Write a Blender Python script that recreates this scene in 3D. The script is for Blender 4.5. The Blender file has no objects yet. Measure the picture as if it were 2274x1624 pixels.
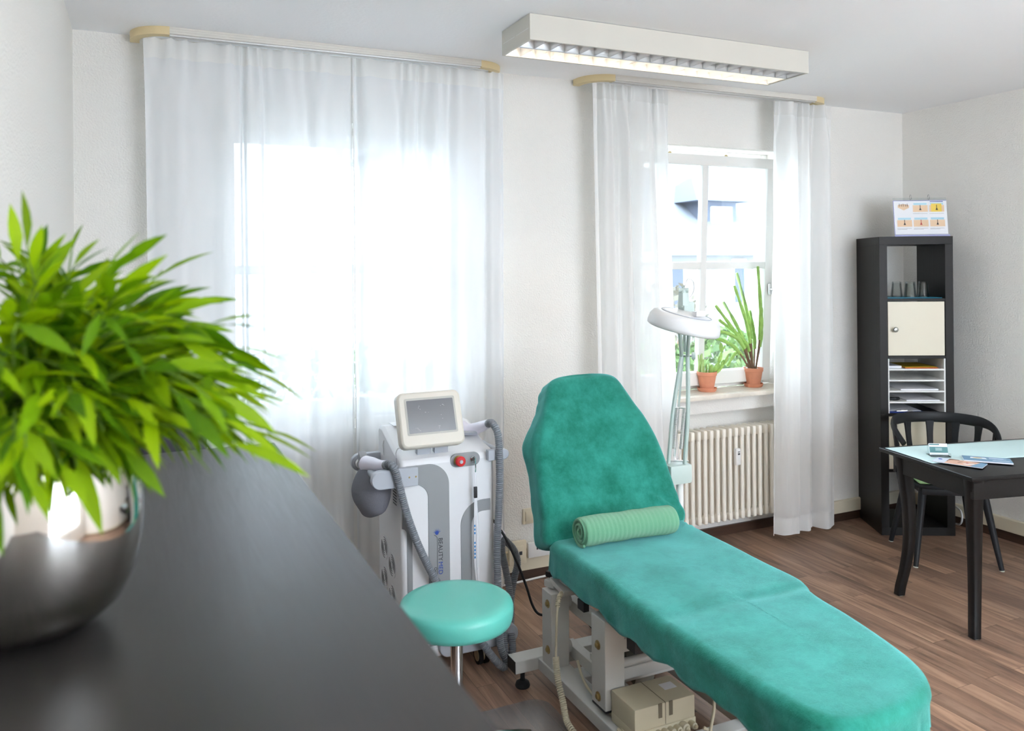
import bpy, bmesh, math, random
from mathutils import Vector, Matrix, noise
PI = math.pi
scn = bpy.context.scene
COL = scn.collection
R = random.Random(7)

# ------------------------------------------------------------------ camera, sky, exposure
cam_d = bpy.data.cameras.new('camera'); cam = bpy.data.objects.new('camera', cam_d); COL.objects.link(cam)
YAW, ROLL = math.radians(24.58), 0.0092
cam.matrix_world = Matrix.Translation((0, 0, 1.66)) @ Matrix.Rotation(-YAW, 4, 'Z') @ Matrix.Rotation(PI/2, 4, 'X') @ Matrix.Rotation(-ROLL, 4, 'Z')
cam_d.sensor_width = 36; cam_d.sensor_fit = 'HORIZONTAL'
cam_d.lens = 36*1790/2274
cam_d.shift_y = -213/2274
cam_d.clip_start = 0.05
cam_d.dof.use_dof = True; cam_d.dof.focus_distance = 3.6; cam_d.dof.aperture_fstop = 3.6
scn.camera = cam

world = bpy.data.worlds.new('overcast_sky'); scn.world = world; world.use_nodes = True
bg = world.node_tree.nodes['Background']
bg.inputs['Color'].default_value = (0.75, 0.865, 1.0, 1); bg.inputs['Strength'].default_value = 3.8
scn.view_settings.view_transform = 'Standard'; scn.view_settings.look = 'None'
scn.view_settings.gamma = 1; scn.view_settings.use_curve_mapping = False
scn.view_settings.exposure = 1.82
scn.cycles.use_denoising = True
scn.cycles.max_bounces = 10; scn.cycles.diffuse_bounces = 6; scn.cycles.transparent_max_bounces = 16
scn.cycles.transmission_bounces = 8; scn.cycles.sample_clamp_indirect = 6
scn.cycles.caustics_reflective = False; scn.cycles.caustics_refractive = False

# room measures (metres): camera stands near the left wall
XL, XR, YF, YB, H = -0.267, 4.74, -1.7, 3.91, 2.705

def portal(name, loc, size_x, size_z, facing):
    d = bpy.data.lights.new(name, 'AREA'); d.shape = 'RECTANGLE'; d.size = size_x; d.size_y = size_z
    d.cycles.is_portal = True
    o = bpy.data.objects.new(name, d); COL.objects.link(o); o.location = loc
    o.rotation_euler = (PI/2 if facing > 0 else -PI/2, 0, 0)
# daylight enters through two windows and an added rear one (portals only guide sky sampling)
portal('window_daylight', (0.90, YB+0.31, 1.64), 1.24, 1.52, -1)
portal('window_daylight', (3.125, YB+0.31, 1.64), 1.15, 1.52, -1)
portal('window_daylight', (2.6, YF-0.22, 1.55), 2.6, 1.6, 1)

# ------------------------------------------------------------------ helpers
def C(r, g, b):
    f = lambda c: (c/255/12.92 if c/255 <= .04045 else ((c/255+.055)/1.055)**2.4)
    return (f(r), f(g), f(b), 1)

def new_mat(name):
    m = bpy.data.materials.new(name); m.use_nodes = True
    nt = m.node_tree; p = nt.nodes['Principled BSDF']
    return m, nt, p

def mat(name, col, rough=.5, metal=0., spec=.5, bump=0., bscale=200., var=0., vscale=8., sheen=0., trans=0., ior=1.45, emit=None, estr=0., coat=0., stretch=None):
    m, nt, p = new_mat(name)
    p.inputs['Base Color'].default_value = col; p.inputs['Roughness'].default_value = rough
    p.inputs['Metallic'].default_value = metal; p.inputs['Specular IOR Level'].default_value = spec
    p.inputs['Sheen Weight'].default_value = sheen; p.inputs['Transmission Weight'].default_value = trans
    p.inputs['IOR'].default_value = ior; p.inputs['Coat Weight'].default_value = coat
    if emit: p.inputs['Emission Color'].default_value = emit; p.inputs['Emission Strength'].default_value = estr
    if bump or var:
        tc = nt.nodes.new('ShaderNodeTexCoord')
        src = tc.outputs['Object']
        if stretch:
            mp = nt.nodes.new('ShaderNodeMapping'); mp.inputs['Scale'].default_value = stretch
            nt.links.new(src, mp.inputs['Vector']); src = mp.outputs['Vector']
    if bump:
        n = nt.nodes.new('ShaderNodeTexNoise'); n.inputs['Scale'].default_value = bscale; n.inputs['Detail'].default_value = 4
        nt.links.new(src, n.inputs['Vector'])
        b = nt.nodes.new('ShaderNodeBump'); b.inputs['Strength'].default_value = bump; b.inputs['Distance'].default_value = .01
        nt.links.new(n.outputs['Fac'], b.inputs['Height']); nt.links.new(b.outputs['Normal'], p.inputs['Normal'])
    if var:
        n2 = nt.nodes.new('ShaderNodeTexNoise'); n2.inputs['Scale'].default_value = vscale; n2.inputs['Detail'].default_value = 6; n2.inputs['Roughness'].default_value = .65
        nt.links.new(src, n2.inputs['Vector'])
        rp = nt.nodes.new('ShaderNodeValToRGB'); rp.color_ramp.elements[0].position = .3; rp.color_ramp.elements[1].position = .7
        lo = tuple(c*(1-var) for c in col[:3])+(1,); hi = tuple(min(1, c*(1+var)) for c in col[:3])+(1,)
        rp.color_ramp.elements[0].color = lo; rp.color_ramp.elements[1].color = hi
        nt.links.new(n2.outputs['Fac'], rp.inputs['Fac']); nt.links.new(rp.outputs['Color'], p.inputs['Base Color'])
    return m

def sheer_mat(name, col, clear, facing=.25, tcol=None):
    """thin woven cloth: open weave lets light straight through, threads scatter it; denser where seen edge-on"""
    m, nt, p = new_mat(name); nt.nodes.remove(p)
    out = nt.nodes['Material Output']
    tr = nt.nodes.new('ShaderNodeBsdfTransparent')
    df = nt.nodes.new('ShaderNodeBsdfDiffuse'); df.inputs['Color'].default_value = col
    tl = nt.nodes.new('ShaderNodeBsdfTranslucent'); tl.inputs['Color'].default_value = tcol or col
    mx = nt.nodes.new('ShaderNodeMixShader'); mx.inputs[0].default_value = .31 if tcol else .5
    nt.links.new(df.outputs[0], mx.inputs[1]); nt.links.new(tl.outputs[0], mx.inputs[2])
    lw = nt.nodes.new('ShaderNodeLayerWeight'); lw.inputs['Blend'].default_value = .35
    ma = nt.nodes.new('ShaderNodeMath'); ma.operation = 'MULTIPLY_ADD'; ma.inputs[1].default_value = facing*2; ma.inputs[2].default_value = 1-clear
    ma.use_clamp = True
    nt.links.new(lw.outputs['Facing'], ma.inputs[0])
    m2 = nt.nodes.new('ShaderNodeMixShader')
    nt.links.new(ma.outputs[0], m2.inputs[0]); nt.links.new(tr.outputs[0], m2.inputs[1]); nt.links.new(mx.outputs[0], m2.inputs[2])
    nt.links.new(m2.outputs[0], out.inputs['Surface'])
    return m

def pane_mat(name, tint, gloss):
    m, nt, p = new_mat(name); nt.nodes.remove(p)
    out = nt.nodes['Material Output']
    tr = nt.nodes.new('ShaderNodeBsdfTransparent'); tr.inputs['Color'].default_value = tint
    gl = nt.nodes.new('ShaderNodeBsdfGlossy'); gl.inputs['Roughness'].default_value = .03
    fr = nt.nodes.new('ShaderNodeFresnel'); fr.inputs['IOR'].default_value = 1.45
    ma = nt.nodes.new('ShaderNodeMath'); ma.operation = 'MULTIPLY'; ma.inputs[1].default_value = gloss
    nt.links.new(fr.outputs[0], ma.inputs[0])
    mx = nt.nodes.new('ShaderNodeMixShader')
    nt.links.new(ma.outputs[0], mx.inputs[0]); nt.links.new(tr.outputs[0], mx.inputs[1]); nt.links.new(gl.outputs[0], mx.inputs[2])
    nt.links.new(mx.outputs[0], out.inputs['Surface'])
    return m

MW = {}          # world matrix of every thing and part, so shapes can be given in world metres
def tag(o, label=None, cat=None, group=None, kind=None):
    if label: o['label'] = label
    if cat: o['category'] = cat
    if group: o['group'] = group
    if kind: o['kind'] = kind
    return o
def thing(name, label, cat, loc=(0, 0, 0), rz=0., group=None):
    o = bpy.data.objects.new(name, None); COL.objects.link(o); o.empty_display_size = .1
    o.location = loc; o.rotation_euler = (0, 0, rz)
    MW[o.name] = Matrix.Translation(loc) @ Matrix.Rotation(rz, 4, 'Z')
    return tag(o, label, cat, group)

def catmull(pts, per=8, closed=False):
    pts = [Vector(p) for p in pts]; n = len(pts); out = []
    rng = n if closed else n-1
    for i in range(rng):
        if closed: a, b, c, d = pts[(i-1) % n], pts[i], pts[(i+1) % n], pts[(i+2) % n]
        else: a, b, c, d = pts[max(i-1, 0)], pts[i], pts[i+1], pts[min(i+2, n-1)]
        for k in range(per):
            t = k/per
            out.append(.5*((2*b)+(c-a)*t+(2*a-5*b+4*c-d)*t*t+(3*b-a-3*c+d)*t**3))
    if not closed: out.append(pts[-1])
    return out

class MB:
    def __init__(s): s.bm = bmesh.new(); s.mi = 0
    def _faces(s, fs):
        for f in fs: f.material_index = s.mi
    def box(s, c, d, rot=None, bev=0., seg=2):
        r = bmesh.ops.create_cube(s.bm, size=1.0); vs = r['verts']
        M = Matrix.Translation(c) @ (rot.to_4x4() if rot else Matrix.Identity(4)) @ Matrix.Diagonal((d[0], d[1], d[2], 1))
        bmesh.ops.transform(s.bm, matrix=M, verts=vs)
        fs = list({f for v in vs for f in v.link_faces}); s._faces(fs)
        if bev:
            es = list({e for v in vs for e in v.link_edges})
            r2 = bmesh.ops.bevel(s.bm, geom=es, offset=bev, segments=seg, profile=.6, affect='EDGES'); s._faces(r2['faces'])
        return s
    def bx(s, x0, x1, y0, y1, z0, z1, bev=0., seg=2):
        return s.box(((x0+x1)/2, (y0+y1)/2, (z0+z1)/2), (abs(x1-x0), abs(y1-y0), abs(z1-z0)), None, bev, seg)
    def rings(s, rings, closed=True, cap0=True, cap1=True):
        vr = [[s.bm.verts.new(p) for p in r] for r in rings]
        n = len(vr[0]); fs = []
        for a, b in zip(vr, vr[1:]):
            for i in range(n if closed else n-1):
                j = (i+1) % n
                try: fs.append(s.bm.faces.new((a[i], a[j], b[j], b[i])))
                except ValueError: pass
        if closed and n > 2:
            if cap0: fs.append(s.bm.faces.new(list(reversed(vr[0]))))
            if cap1: fs.append(s.bm.faces.new(vr[-1]))
        s._faces(fs); return vr
    def tube(s, pts, r, n=10, per=6, smooth=True, cap=True, flat=1., up=None):
        P = catmull(pts, per) if smooth and len(pts) > 2 else [Vector(p) for p in pts]
        m = len(P); rf = r if callable(r) else (lambda t: r)
        T = [(P[min(i+1, m-1)]-P[max(i-1, 0)]).normalized() for i in range(m)]
        a = Vector(up) if up else (Vector((0, 0, 1)) if abs(T[0].z) < .9 else Vector((1, 0, 0)))
        u = (a-T[0]*a.dot(T[0])).normalized(); rg = []
        for i in range(m):
            u = (u-T[i]*u.dot(T[i])).normalized(); v = T[i].cross(u); rr = rf(i/(m-1))
            rg.append([P[i]+u*math.cos(2*PI*k/n)*rr+v*math.sin(2*PI*k/n)*rr*flat for k in range(n)])
        s.rings(rg, True, cap, cap); return s
    def ribbed(s, pts, r=.016, pitch=.008, n=12):
        P = catmull(pts, 24); L = [0.]
        for a, b in zip(P, P[1:]): L.append(L[-1]+(b-a).length)
        N = int(L[-1]/pitch)*4; Q = []; k = 0
        for i in range(N+1):
            t = L[-1]*i/N
            while k < len(L)-2 and L[k+1] < t: k += 1
            f = (t-L[k])/max(1e-9, L[k+1]-L[k]); Q.append(P[k].lerp(P[k+1], min(1, f)))
        prof = [1., 1.06, 1., .84]
        s.tube(Q, lambda t: r*prof[int(round(t*N)) % 4], n=n, smooth=False); return s
    def coil(s, pts, R0=.009, r=.0032, turns=60, n=6):
        P = catmull(pts, 20); m = len(P); N = turns*10; Q = []
        u = Vector((1, 0, 0))
        for i in range(N+1):
            t = i/N*(m-1); k = min(int(t), m-2); p = P[k].lerp(P[k+1], t-k); T = (P[k+1]-P[k]).normalized()
            u = (u-T*u.dot(T)).normalized(); v = T.cross(u); a = 2*PI*turns*i/N
            Q.append(p+(u*math.cos(a)+v*math.sin(a))*R0)
        s.tube(Q, r, n=n, smooth=False); return s
    def lathe(s, prof, c=(0, 0, 0), n=32, axis=None, cap=True):
        M = Matrix.Translation(c)
        if axis: M = M @ Vector((0, 0, 1)).rotation_difference(Vector(axis)).to_matrix().to_4x4()
        rg = [[M @ Vector((math.cos(2*PI*k/n)*max(r, 1e-5), math.sin(2*PI*k/n)*max(r, 1e-5), z)) for k in range(n)] for r, z in prof]
        s.rings(rg, True, cap, cap); return s
    def cyl(s, p0, p1, r0, r1=None, n=20):
        return s.tube([p0, p1], (lambda t: r0+(r1-r0)*t) if r1 is not None else r0, n=n, smooth=False)
    def ball(s, c, r, sub=2, sc=(1, 1, 1), rot=None):
        q = bmesh.ops.create_icosphere(s.bm, subdivisions=sub, radius=r)
        M = Matrix.Translation(c) @ (rot.to_4x4() if rot else Matrix.Identity(4)) @ Matrix.Diagonal((*sc, 1))
        bmesh.ops.transform(s.bm, matrix=M, verts=q['verts']); s._faces({f for v in q['verts'] for f in v.link_faces}); return s
    def prism(s, pts, frame, d0, d1):
        """outline pts (2-D) in the plane frame=(origin, ex, ey); extruded along the normal from d0 to d1"""
        o, ex, ey = (Vector(v) for v in frame); nn = ex.cross(ey)
        A = [o+ex*p[0]+ey*p[1]+nn*d0 for p in pts]; B = [o+ex*p[0]+ey*p[1]+nn*d1 for p in pts]
        s.rings([A, B]); return s
    def grid(s, f, nu, nv, wrap=False):
        V = [[s.bm.verts.new(f(i/nu, j/nv)) for j in range(nv+1)] for i in range(nu+1)]; fs = []
        for i in range(nu):
            for j in range(nv): fs.append(s.bm.faces.new((V[i][j], V[i+1][j], V[i+1][j+1], V[i][j+1])))
        s._faces(fs); return s
    def build(s, name, mats, parent=None, local=False, smooth=35, bev=0., sub=0, kind=None, label=None, recalc=True, solid=0.):
        if recalc: bmesh.ops.recalc_face_normals(s.bm, faces=s.bm.faces[:])
        me = bpy.data.meshes.new(name)
        if parent is not None and not local: s.bm.transform(MW[parent.name].inverted())
        s.bm.to_mesh(me); s.bm.free()
        for m in (mats if isinstance(mats, (list, tuple)) else [mats]): me.materials.append(m)
        o = bpy.data.objects.new(name, me); COL.objects.link(o)
        MW[o.name] = MW[parent.name] if parent is not None else Matrix.Identity(4)
        if parent is not None: o.parent = parent
        if smooth:
            me.polygons.foreach_set('use_smooth', [True]*len(me.polygons)); me.set_sharp_from_angle(angle=math.radians(smooth))
        if solid:
            md = o.modifiers.new('thickness', 'SOLIDIFY'); md.thickness = solid; md.offset = 0
        if bev:
            md = o.modifiers.new('bevel', 'BEVEL'); md.width = bev; md.segments = 2; md.limit_method = 'ANGLE'; md.harden_normals = False
        if sub:
            md = o.modifiers.new('subdivision', 'SUBSURF'); md.levels = md.render_levels = sub
        if kind: o['kind'] = kind
        if label: o['label'] = label
        return o

def rrect(x0, x1, y0, y1, r, n=6):
    out = []
    for cx, cy, a0 in ((x1-r, y1-r, 0), (x0+r, y1-r, 90), (x0+r, y0+r, 180), (x1-r, y0+r, 270)):
        for k in range(n+1):
            a = math.radians(a0+90*k/n); out.append((cx+r*math.cos(a), cy+r*math.sin(a)))
    return out
def text(body, size, m, parent, loc, rot, name='lettering', extrude=.0004, spacing=1.):
    cu = bpy.data.curves.new(name, 'FONT'); cu.body = body; cu.size = size; cu.extrude = extrude; cu.space_character = spacing
    tmp = bpy.data.objects.new('tmp_text', cu); COL.objects.link(tmp)
    dg = bpy.context.evaluated_depsgraph_get(); dg.update()
    me = bpy.data.meshes.new_from_object(tmp.evaluated_get(dg)); bpy.data.objects.remove(tmp)
    me.materials.clear(); me.materials.append(m)
    o = bpy.data.objects.new(name, me); COL.objects.link(o)
    M = Matrix.Translation(loc) @ rot.to_4x4()
    if parent is not None:
        me.transform(MW[parent.name].inverted() @ M); o.parent = parent; MW[o.name] = MW[parent.name]
    else: me.transform(M); MW[o.name] = Matrix.Identity(4)
    return o
def copy_tree(o, parent=None):
    c = o.copy(); COL.objects.link(c)
    if parent is not None: c.parent = parent
    for ch in list(o.children): copy_tree(ch, c)
    return c

# ------------------------------------------------------------------ materials
M_wall = mat('wall_paint', C(237, 234, 228), .9, bump=.55, bscale=120, spec=.2)
M_ceil = mat('ceiling_paint', C(246, 246, 247), .95, bump=.1, bscale=60, spec=.1)
M_cream = mat('cream_plastic', C(226, 215, 190), .45)
M_frame = mat('white_window_paint', C(232, 230, 225), .4)
M_white = mat('white_lacquer', C(232, 231, 228), .35)
M_plast = mat('white_machine_plastic', C(226, 226, 228), .35)
M_grey = mat('grey_machine_plastic', C(140, 142, 144), .45)
M_lgrey = mat('pale_grey_plastic', C(172, 176, 184), .4)
M_hose = mat('grey_hose_rubber', C(120, 124, 130), .4)
M_dark = mat('black_plastic', C(28, 28, 30), .45)
M_rubber = mat('black_rubber', C(18, 18, 18), .7)
M_chrome = mat('chrome', (.75, .75, .76, 1), .15, 1.)
M_alu = mat('brushed_aluminium', (.78, .78, .77, 1), .38, .9)
M_steel = mat('zinc_bolt', C(170, 150, 105), .35, 1.)
M_tumbler = pane_mat('tumbler_glass', (.95, .965, .96, 1), .5)
M_glass = mat('clear_glass', (.97, .99, .98, 1), .02, trans=1., ior=1.3)
M_pane = pane_mat('window_glass', (.96, .98, .97, 1), .8)
M_acryl = pane_mat('clear_acrylic', (.93, .95, .95, 1), 1.)
M_bench = mat('couch_frame_enamel', C(196, 195, 190), .4)
M_beige = mat('beige_plastic', C(196, 186, 160), .5)
M_teal_leather = mat('turquoise_leatherette', C(92, 184, 170), .38, bump=.06, bscale=260, coat=.15)
M_towel = mat('green_terry', C(112, 172, 136), .95, bump=.6, bscale=500, sheen=.3)
M_terra = mat('terracotta', C(206, 138, 108), .85, bump=.12, bscale=150, var=.08, vscale=20)
M_soil = mat('potting_soil', C(62, 48, 38), .95, bump=.8, bscale=120)
M_black_wood = mat('black_brown_foil', C(28, 25, 23), .45, spec=.3, bump=.05, bscale=60, stretch=(1, 1, .08))
M_table = mat('black_brown_stain', C(17, 16, 16), .36, spec=.35, bump=.03, bscale=80)
M_chair = mat('anthracite_plastic', C(28, 29, 32), .5, spec=.35)
M_door = mat('cream_cabinet_door', C(222, 214, 194), .4)
M_silver = mat('polished_silver', (.70, .67, .63, 1), .06, 1.)
M_sill = mat('marble_sill', C(228, 220, 206), .3, var=.1, vscale=14)
M_ink = mat('dark_grey_print', C(58, 58, 62), .6)
M_blue = mat('blue_print', C(38, 70, 150), .6)
M_paper = mat('white_paper', C(235, 235, 238), .7)

def velvet(name, base, hi):
    m, nt, p = new_mat(name)
    tc = nt.nodes.new('ShaderNodeTexCoord')
    n1 = nt.nodes.new('ShaderNodeTexNoise'); n1.inputs['Scale'].default_value = 6.5; n1.inputs['Detail'].default_value = 9; n1.inputs['Roughness'].default_value = .74; n1.inputs['Distortion'].default_value = .12
    nt.links.new(tc.outputs['Object'], n1.inputs['Vector'])
    rp = nt.nodes.new('ShaderNodeValToRGB'); rp.color_ramp.elements[0].position = .38; rp.color_ramp.elements[1].position = .64
    rp.color_ramp.elements[0].color = base; rp.color_ramp.elements[1].color = hi
    nt.links.new(n1.outputs['Fac'], rp.inputs['Fac']); nt.links.new(rp.outputs['Color'], p.inputs['Base Color'])
    n2 = nt.nodes.new('ShaderNodeTexNoise'); n2.inputs['Scale'].default_value = 420; n2.inputs['Detail'].default_value = 2
    nt.links.new(tc.outputs['Object'], n2.inputs['Vector'])
    b = nt.nodes.new('ShaderNodeBump'); b.inputs['Strength'].default_value = .35; b.inputs['Distance'].default_value = .006
    nt.links.new(n2.outputs['Fac'], b.inputs['Height']); nt.links.new(b.outputs['Normal'], p.inputs['Normal'])
    p.inputs['Roughness'].default_value = .9; p.inputs['Specular IOR Level'].default_value = .15
    p.inputs['Sheen Weight'].default_value = 1.; p.inputs['Sheen Roughness'].default_value = .45; p.inputs['Sheen Tint'].default_value = C(150, 228, 232)
    return m
M_velvet = velvet('teal_velour', C(18, 101, 82), C(46, 137, 122))

def floor_mat():
    m, nt, p = new_mat('walnut_laminate')
    tc = nt.nodes.new('ShaderNodeTexCoord')
    sp = nt.nodes.new('ShaderNodeSeparateXYZ'); nt.links.new(tc.outputs['Object'], sp.inputs[0])
    cb = nt.nodes.new('ShaderNodeCombineXYZ'); nt.links.new(sp.outputs['Y'], cb.inputs['X']); nt.links.new(sp.outputs['X'], cb.inputs['Y'])
    bk = nt.nodes.new('ShaderNodeTexBrick'); bk.offset = .37; bk.squash = 1
    bk.inputs['Scale'].default_value = 1; bk.inputs['Brick Width'].default_value = .82; bk.inputs['Row Height'].default_value = .085
    bk.inputs['Mortar Size'].default_value = .0007; bk.inputs['Mortar Smooth'].default_value = .2; bk.inputs['Bias'].default_value = 0
    bk.inputs['Color1'].default_value = (0, 0, 0, 1); bk.inputs['Color2'].default_value = (1, 1, 1, 1); bk.inputs['Mortar'].default_value = (.5, .5, .5, 1)
    nt.links.new(cb.outputs[0], bk.inputs['Vector'])
    # grain, shifted for every strip
    ma = nt.nodes.new('ShaderNodeVectorMath'); ma.operation = 'MULTIPLY_ADD'
    ma.inputs[1].default_value = (9, 9, 9); nt.links.new(bk.outputs['Color'], ma.inputs[0])
    mp = nt.nodes.new('ShaderNodeMapping'); mp.inputs['Scale'].default_value = (1.05, 11, 1); nt.links.new(cb.outputs[0], mp.inputs['Vector'])
    nt.links.new(mp.outputs[0], ma.inputs[2])
    n1 = nt.nodes.new('ShaderNodeTexNoise'); n1.inputs['Scale'].default_value = 1.6; n1.inputs['Detail'].default_value = 8; n1.inputs['Roughness'].default_value = .62; n1.inputs['Distortion'].default_value = 1.2
    nt.links.new(ma.outputs[0], n1.inputs['Vector'])
    rp = nt.nodes.new('ShaderNodeValToRGB'); e = rp.color_ramp.elements
    e[0].position = .28; e[0].color = C(100, 78, 66); e[1].position = .72; e[1].color = C(172, 142, 120)
    k = e.new(.5); k.color = C(142, 113, 94)
    nt.links.new(n1.outputs['Fac'], rp.inputs['Fac'])
    mx = nt.nodes.new('ShaderNodeMix'); mx.data_type = 'RGBA'; mx.blend_type = 'MULTIPLY'; mx.inputs['Factor'].default_value = 1
    r2 = nt.nodes.new('ShaderNodeValToRGB'); r2.color_ramp.elements[0].color = (.66, .64, .64, 1); r2.color_ramp.elements[1].color = (1.18, 1.15, 1.1, 1)
    nt.links.new(bk.outputs['Color'], r2.inputs['Fac'])
    nt.links.new(rp.outputs['Color'], mx.inputs[6]); nt.links.new(r2.outputs['Color'], mx.inputs[7])
    m3 = nt.nodes.new('ShaderNodeMix'); m3.data_type = 'RGBA'; m3.inputs[7].default_value = C(48, 32, 24)
    nt.links.new(bk.outputs['Fac'], m3.inputs['Factor']); nt.links.new(mx.outputs[2], m3.inputs[6])
    nt.links.new(m3.outputs[2], p.inputs['Base Color'])
    p.inputs['Roughness'].default_value = .42; p.inputs['Specular IOR Level'].default_value = .4
    b = nt.nodes.new('ShaderNodeBump'); b.inputs['Strength'].default_value = .12; b.inputs['Distance'].default_value = .004
    nt.links.new(n1.outputs['Fac'], b.inputs['Height']); nt.links.new(b.outputs['Normal'], p.inputs['Normal'])
    return m
M_floor = floor_mat()

def wood_black():
    m, nt, p = new_mat('black_brown_veneer')
    tc = nt.nodes.new('ShaderNodeTexCoord'); mp = nt.nodes.new('ShaderNodeMapping'); mp.inputs['Scale'].default_value = (60, 3.5, 60)
    nt.links.new(tc.outputs['Object'], mp.inputs['Vector'])
    n = nt.nodes.new('ShaderNodeTexNoise'); n.inputs['Scale'].default_value = 1.3; n.inputs['Detail'].default_value = 5; n.inputs['Distortion'].default_value = 1.5
    nt.links.new(mp.outputs[0], n.inputs['Vector'])
    rp = nt.nodes.new('ShaderNodeValToRGB'); rp.color_ramp.elements[0].color = C(26, 24, 24); rp.color_ramp.elements[1].color = C(50, 46, 44)
    nt.links.new(n.outputs['Fac'], rp.inputs['Fac']); nt.links.new(rp.outputs['Color'], p.inputs['Base Color'])
    r2 = nt.nodes.new('ShaderNodeMapRange'); r2.inputs['To Min'].default_value = .34; r2.inputs['To Max'].default_value = .46; p.inputs['Specular IOR Level'].default_value = .36
    nt.links.new(n.outputs['Fac'], r2.inputs['Value']); nt.links.new(r2.outputs[0], p.inputs['Roughness'])
    b = nt.nodes.new('ShaderNodeBump'); b.inputs['Strength'].default_value = .08; b.inputs['Distance'].default_value = .003
    nt.links.new(n.outputs['Fac'], b.inputs['Height']); nt.links.new(b.outputs['Normal'], p.inputs['Normal'])
    return m
M_veneer = wood_black()
M_sheer = sheer_mat('sheer_voile', (.96, .965, .97, 1), .16, tcol=(.66, .68, .71, 1))
M_sheer2 = sheer_mat('white_curtain_cloth', (.95, .95, .945, 1), .12)
M_tape = sheer_mat('curtain_heading', (.92, .915, .90, 1), .08, tcol=(.7, .7, .68, 1))

# ------------------------------------------------------------------ setting
def S(mb, name, m, **k): return mb.build(name, m, kind='structure', smooth=0, **k)
S(MB().bx(XL-.3, XR+.3, YF-.3, YB+.3, -.1, 0), 'floor', M_floor)
S(MB().bx(XL-.3, XR+.3, YF-.3, YB+.3, H, H+.2), 'ceiling', M_ceil)
S(MB().bx(XL-.2, XL, YF-.2, YB+.3, 0, H), 'wall_left', M_wall)
S(MB().bx(XR, XR+.2, YF-.2, YB+.3, 0, H), 'wall_right', M_wall)
# window wall: two openings, with a shallow radiator niche under each
W1 = (.29, 1.51, .88, 2.385); W2 = (2.555, 3.695, .88, 2.39)
wb = MB(); T = .30
wb.bx(XL, W1[0], YB, YB+T, 0, H); wb.bx(W1[1], W2[0], YB, YB+T, 0, H); wb.bx(W2[1], XR, YB, YB+T, 0, H)
for w in (W1, W2):
    wb.bx(w[0], w[1], YB, YB+T, w[3], H)
    wb.bx(w[0], w[1], YB+.115, YB+T, 0, w[2]); wb.bx(w[0], w[1], YB, YB+.115, .79, w[2])
S(wb, 'wall_back', M_wall)
wf = MB(); wf.bx(XL, 1.3, YF-.2, YF, 0, H); wf.bx(3.9, XR, YF-.2, YF, 0, H); wf.bx(1.3, 3.9, YF-.2, YF, 0, .75); wf.bx(1.3, 3.9, YF-.2, YF, 2.35, H)
S(wf, 'wall_front', M_wall)
M_skirt = mat('dark_wood_skirting', C(66, 46, 34), .5, var=.25, vscale=5, stretch=(1, 1, 12))
# skirting boards: dark wood strip and cream cable duct above it
sk = MB()
sk.bx(XL, W1[0], YB-.016, YB, 0, .055); sk.bx(W1[1], W2[0], YB-.016, YB, 0, .055); sk.bx(W2[1], XR, YB-.016, YB, 0, .055)
for w in (W1, W2): sk.bx(w[0], w[1], YB+.098, YB+.115, 0, .055)
S(sk, 'baseboard_back', M_skirt)
S(MB().bx(XR-.016, XR, YF, YB-.02, 0, .055), 'baseboard_right', M_skirt)
dk = MB()
dk.bx(W1[1], W2[0], YB-.03, YB, .056, .165, .004); dk.bx(W2[1]+.0, XR-.03, YB-.03, YB, .056, .135, .006); dk.bx(XL, W1[0], YB-.03, YB, .056, .135, .004)
S(dk, 'trim_1', M_cream); S(MB().bx(XR-.03, XR, YF, YB-.03, .056, .135, .006), 'trim_2', M_cream)

# ------------------------------------------------------------------ windows
def sash(parent, x0, x1, z0, z1, y, tilt, mx, mz, wide=.062):
    f = MB(); d = .055
    P = lambda x, z: (x, y-(z-z0)*math.tan(tilt), z)
    rot = Matrix.Rotation(tilt, 3, 'X')
    def bar(xa, xb, za, zb, dep, off=0.):
        c = P((xa+xb)/2, (za+zb)/2); f.box((c[0], c[1]-dep/2+off, c[2]), (xb-xa, dep, (zb-za)), rot, .006)
    bar(x0, x1, z0, z0+wide+.02, d); bar(x0, x1, z1-wide, z1, d); bar(x0, x0+wide, z0, z1, d-.002); bar(x1-wide, x1, z0, z1, d-.002)
    for q in mx: bar(q-.022, q+.022, z0+.02, z1-.02, d-.012, -.006)
    for q in mz: bar(x0+.02, x1-.02, q-.022, q+.022, d-.014, -.006)
    s = f.build('sash', M_frame, parent)
    g = MB(); c = P((x0+x1)/2, (z0+z1)/2); g.box((c[0], c[1]-.024, c[2]), (x1-x0-.06, .006, z1-z0-.06), rot)
    g.build('pane', M_pane, s, smooth=0)
    return s
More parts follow.
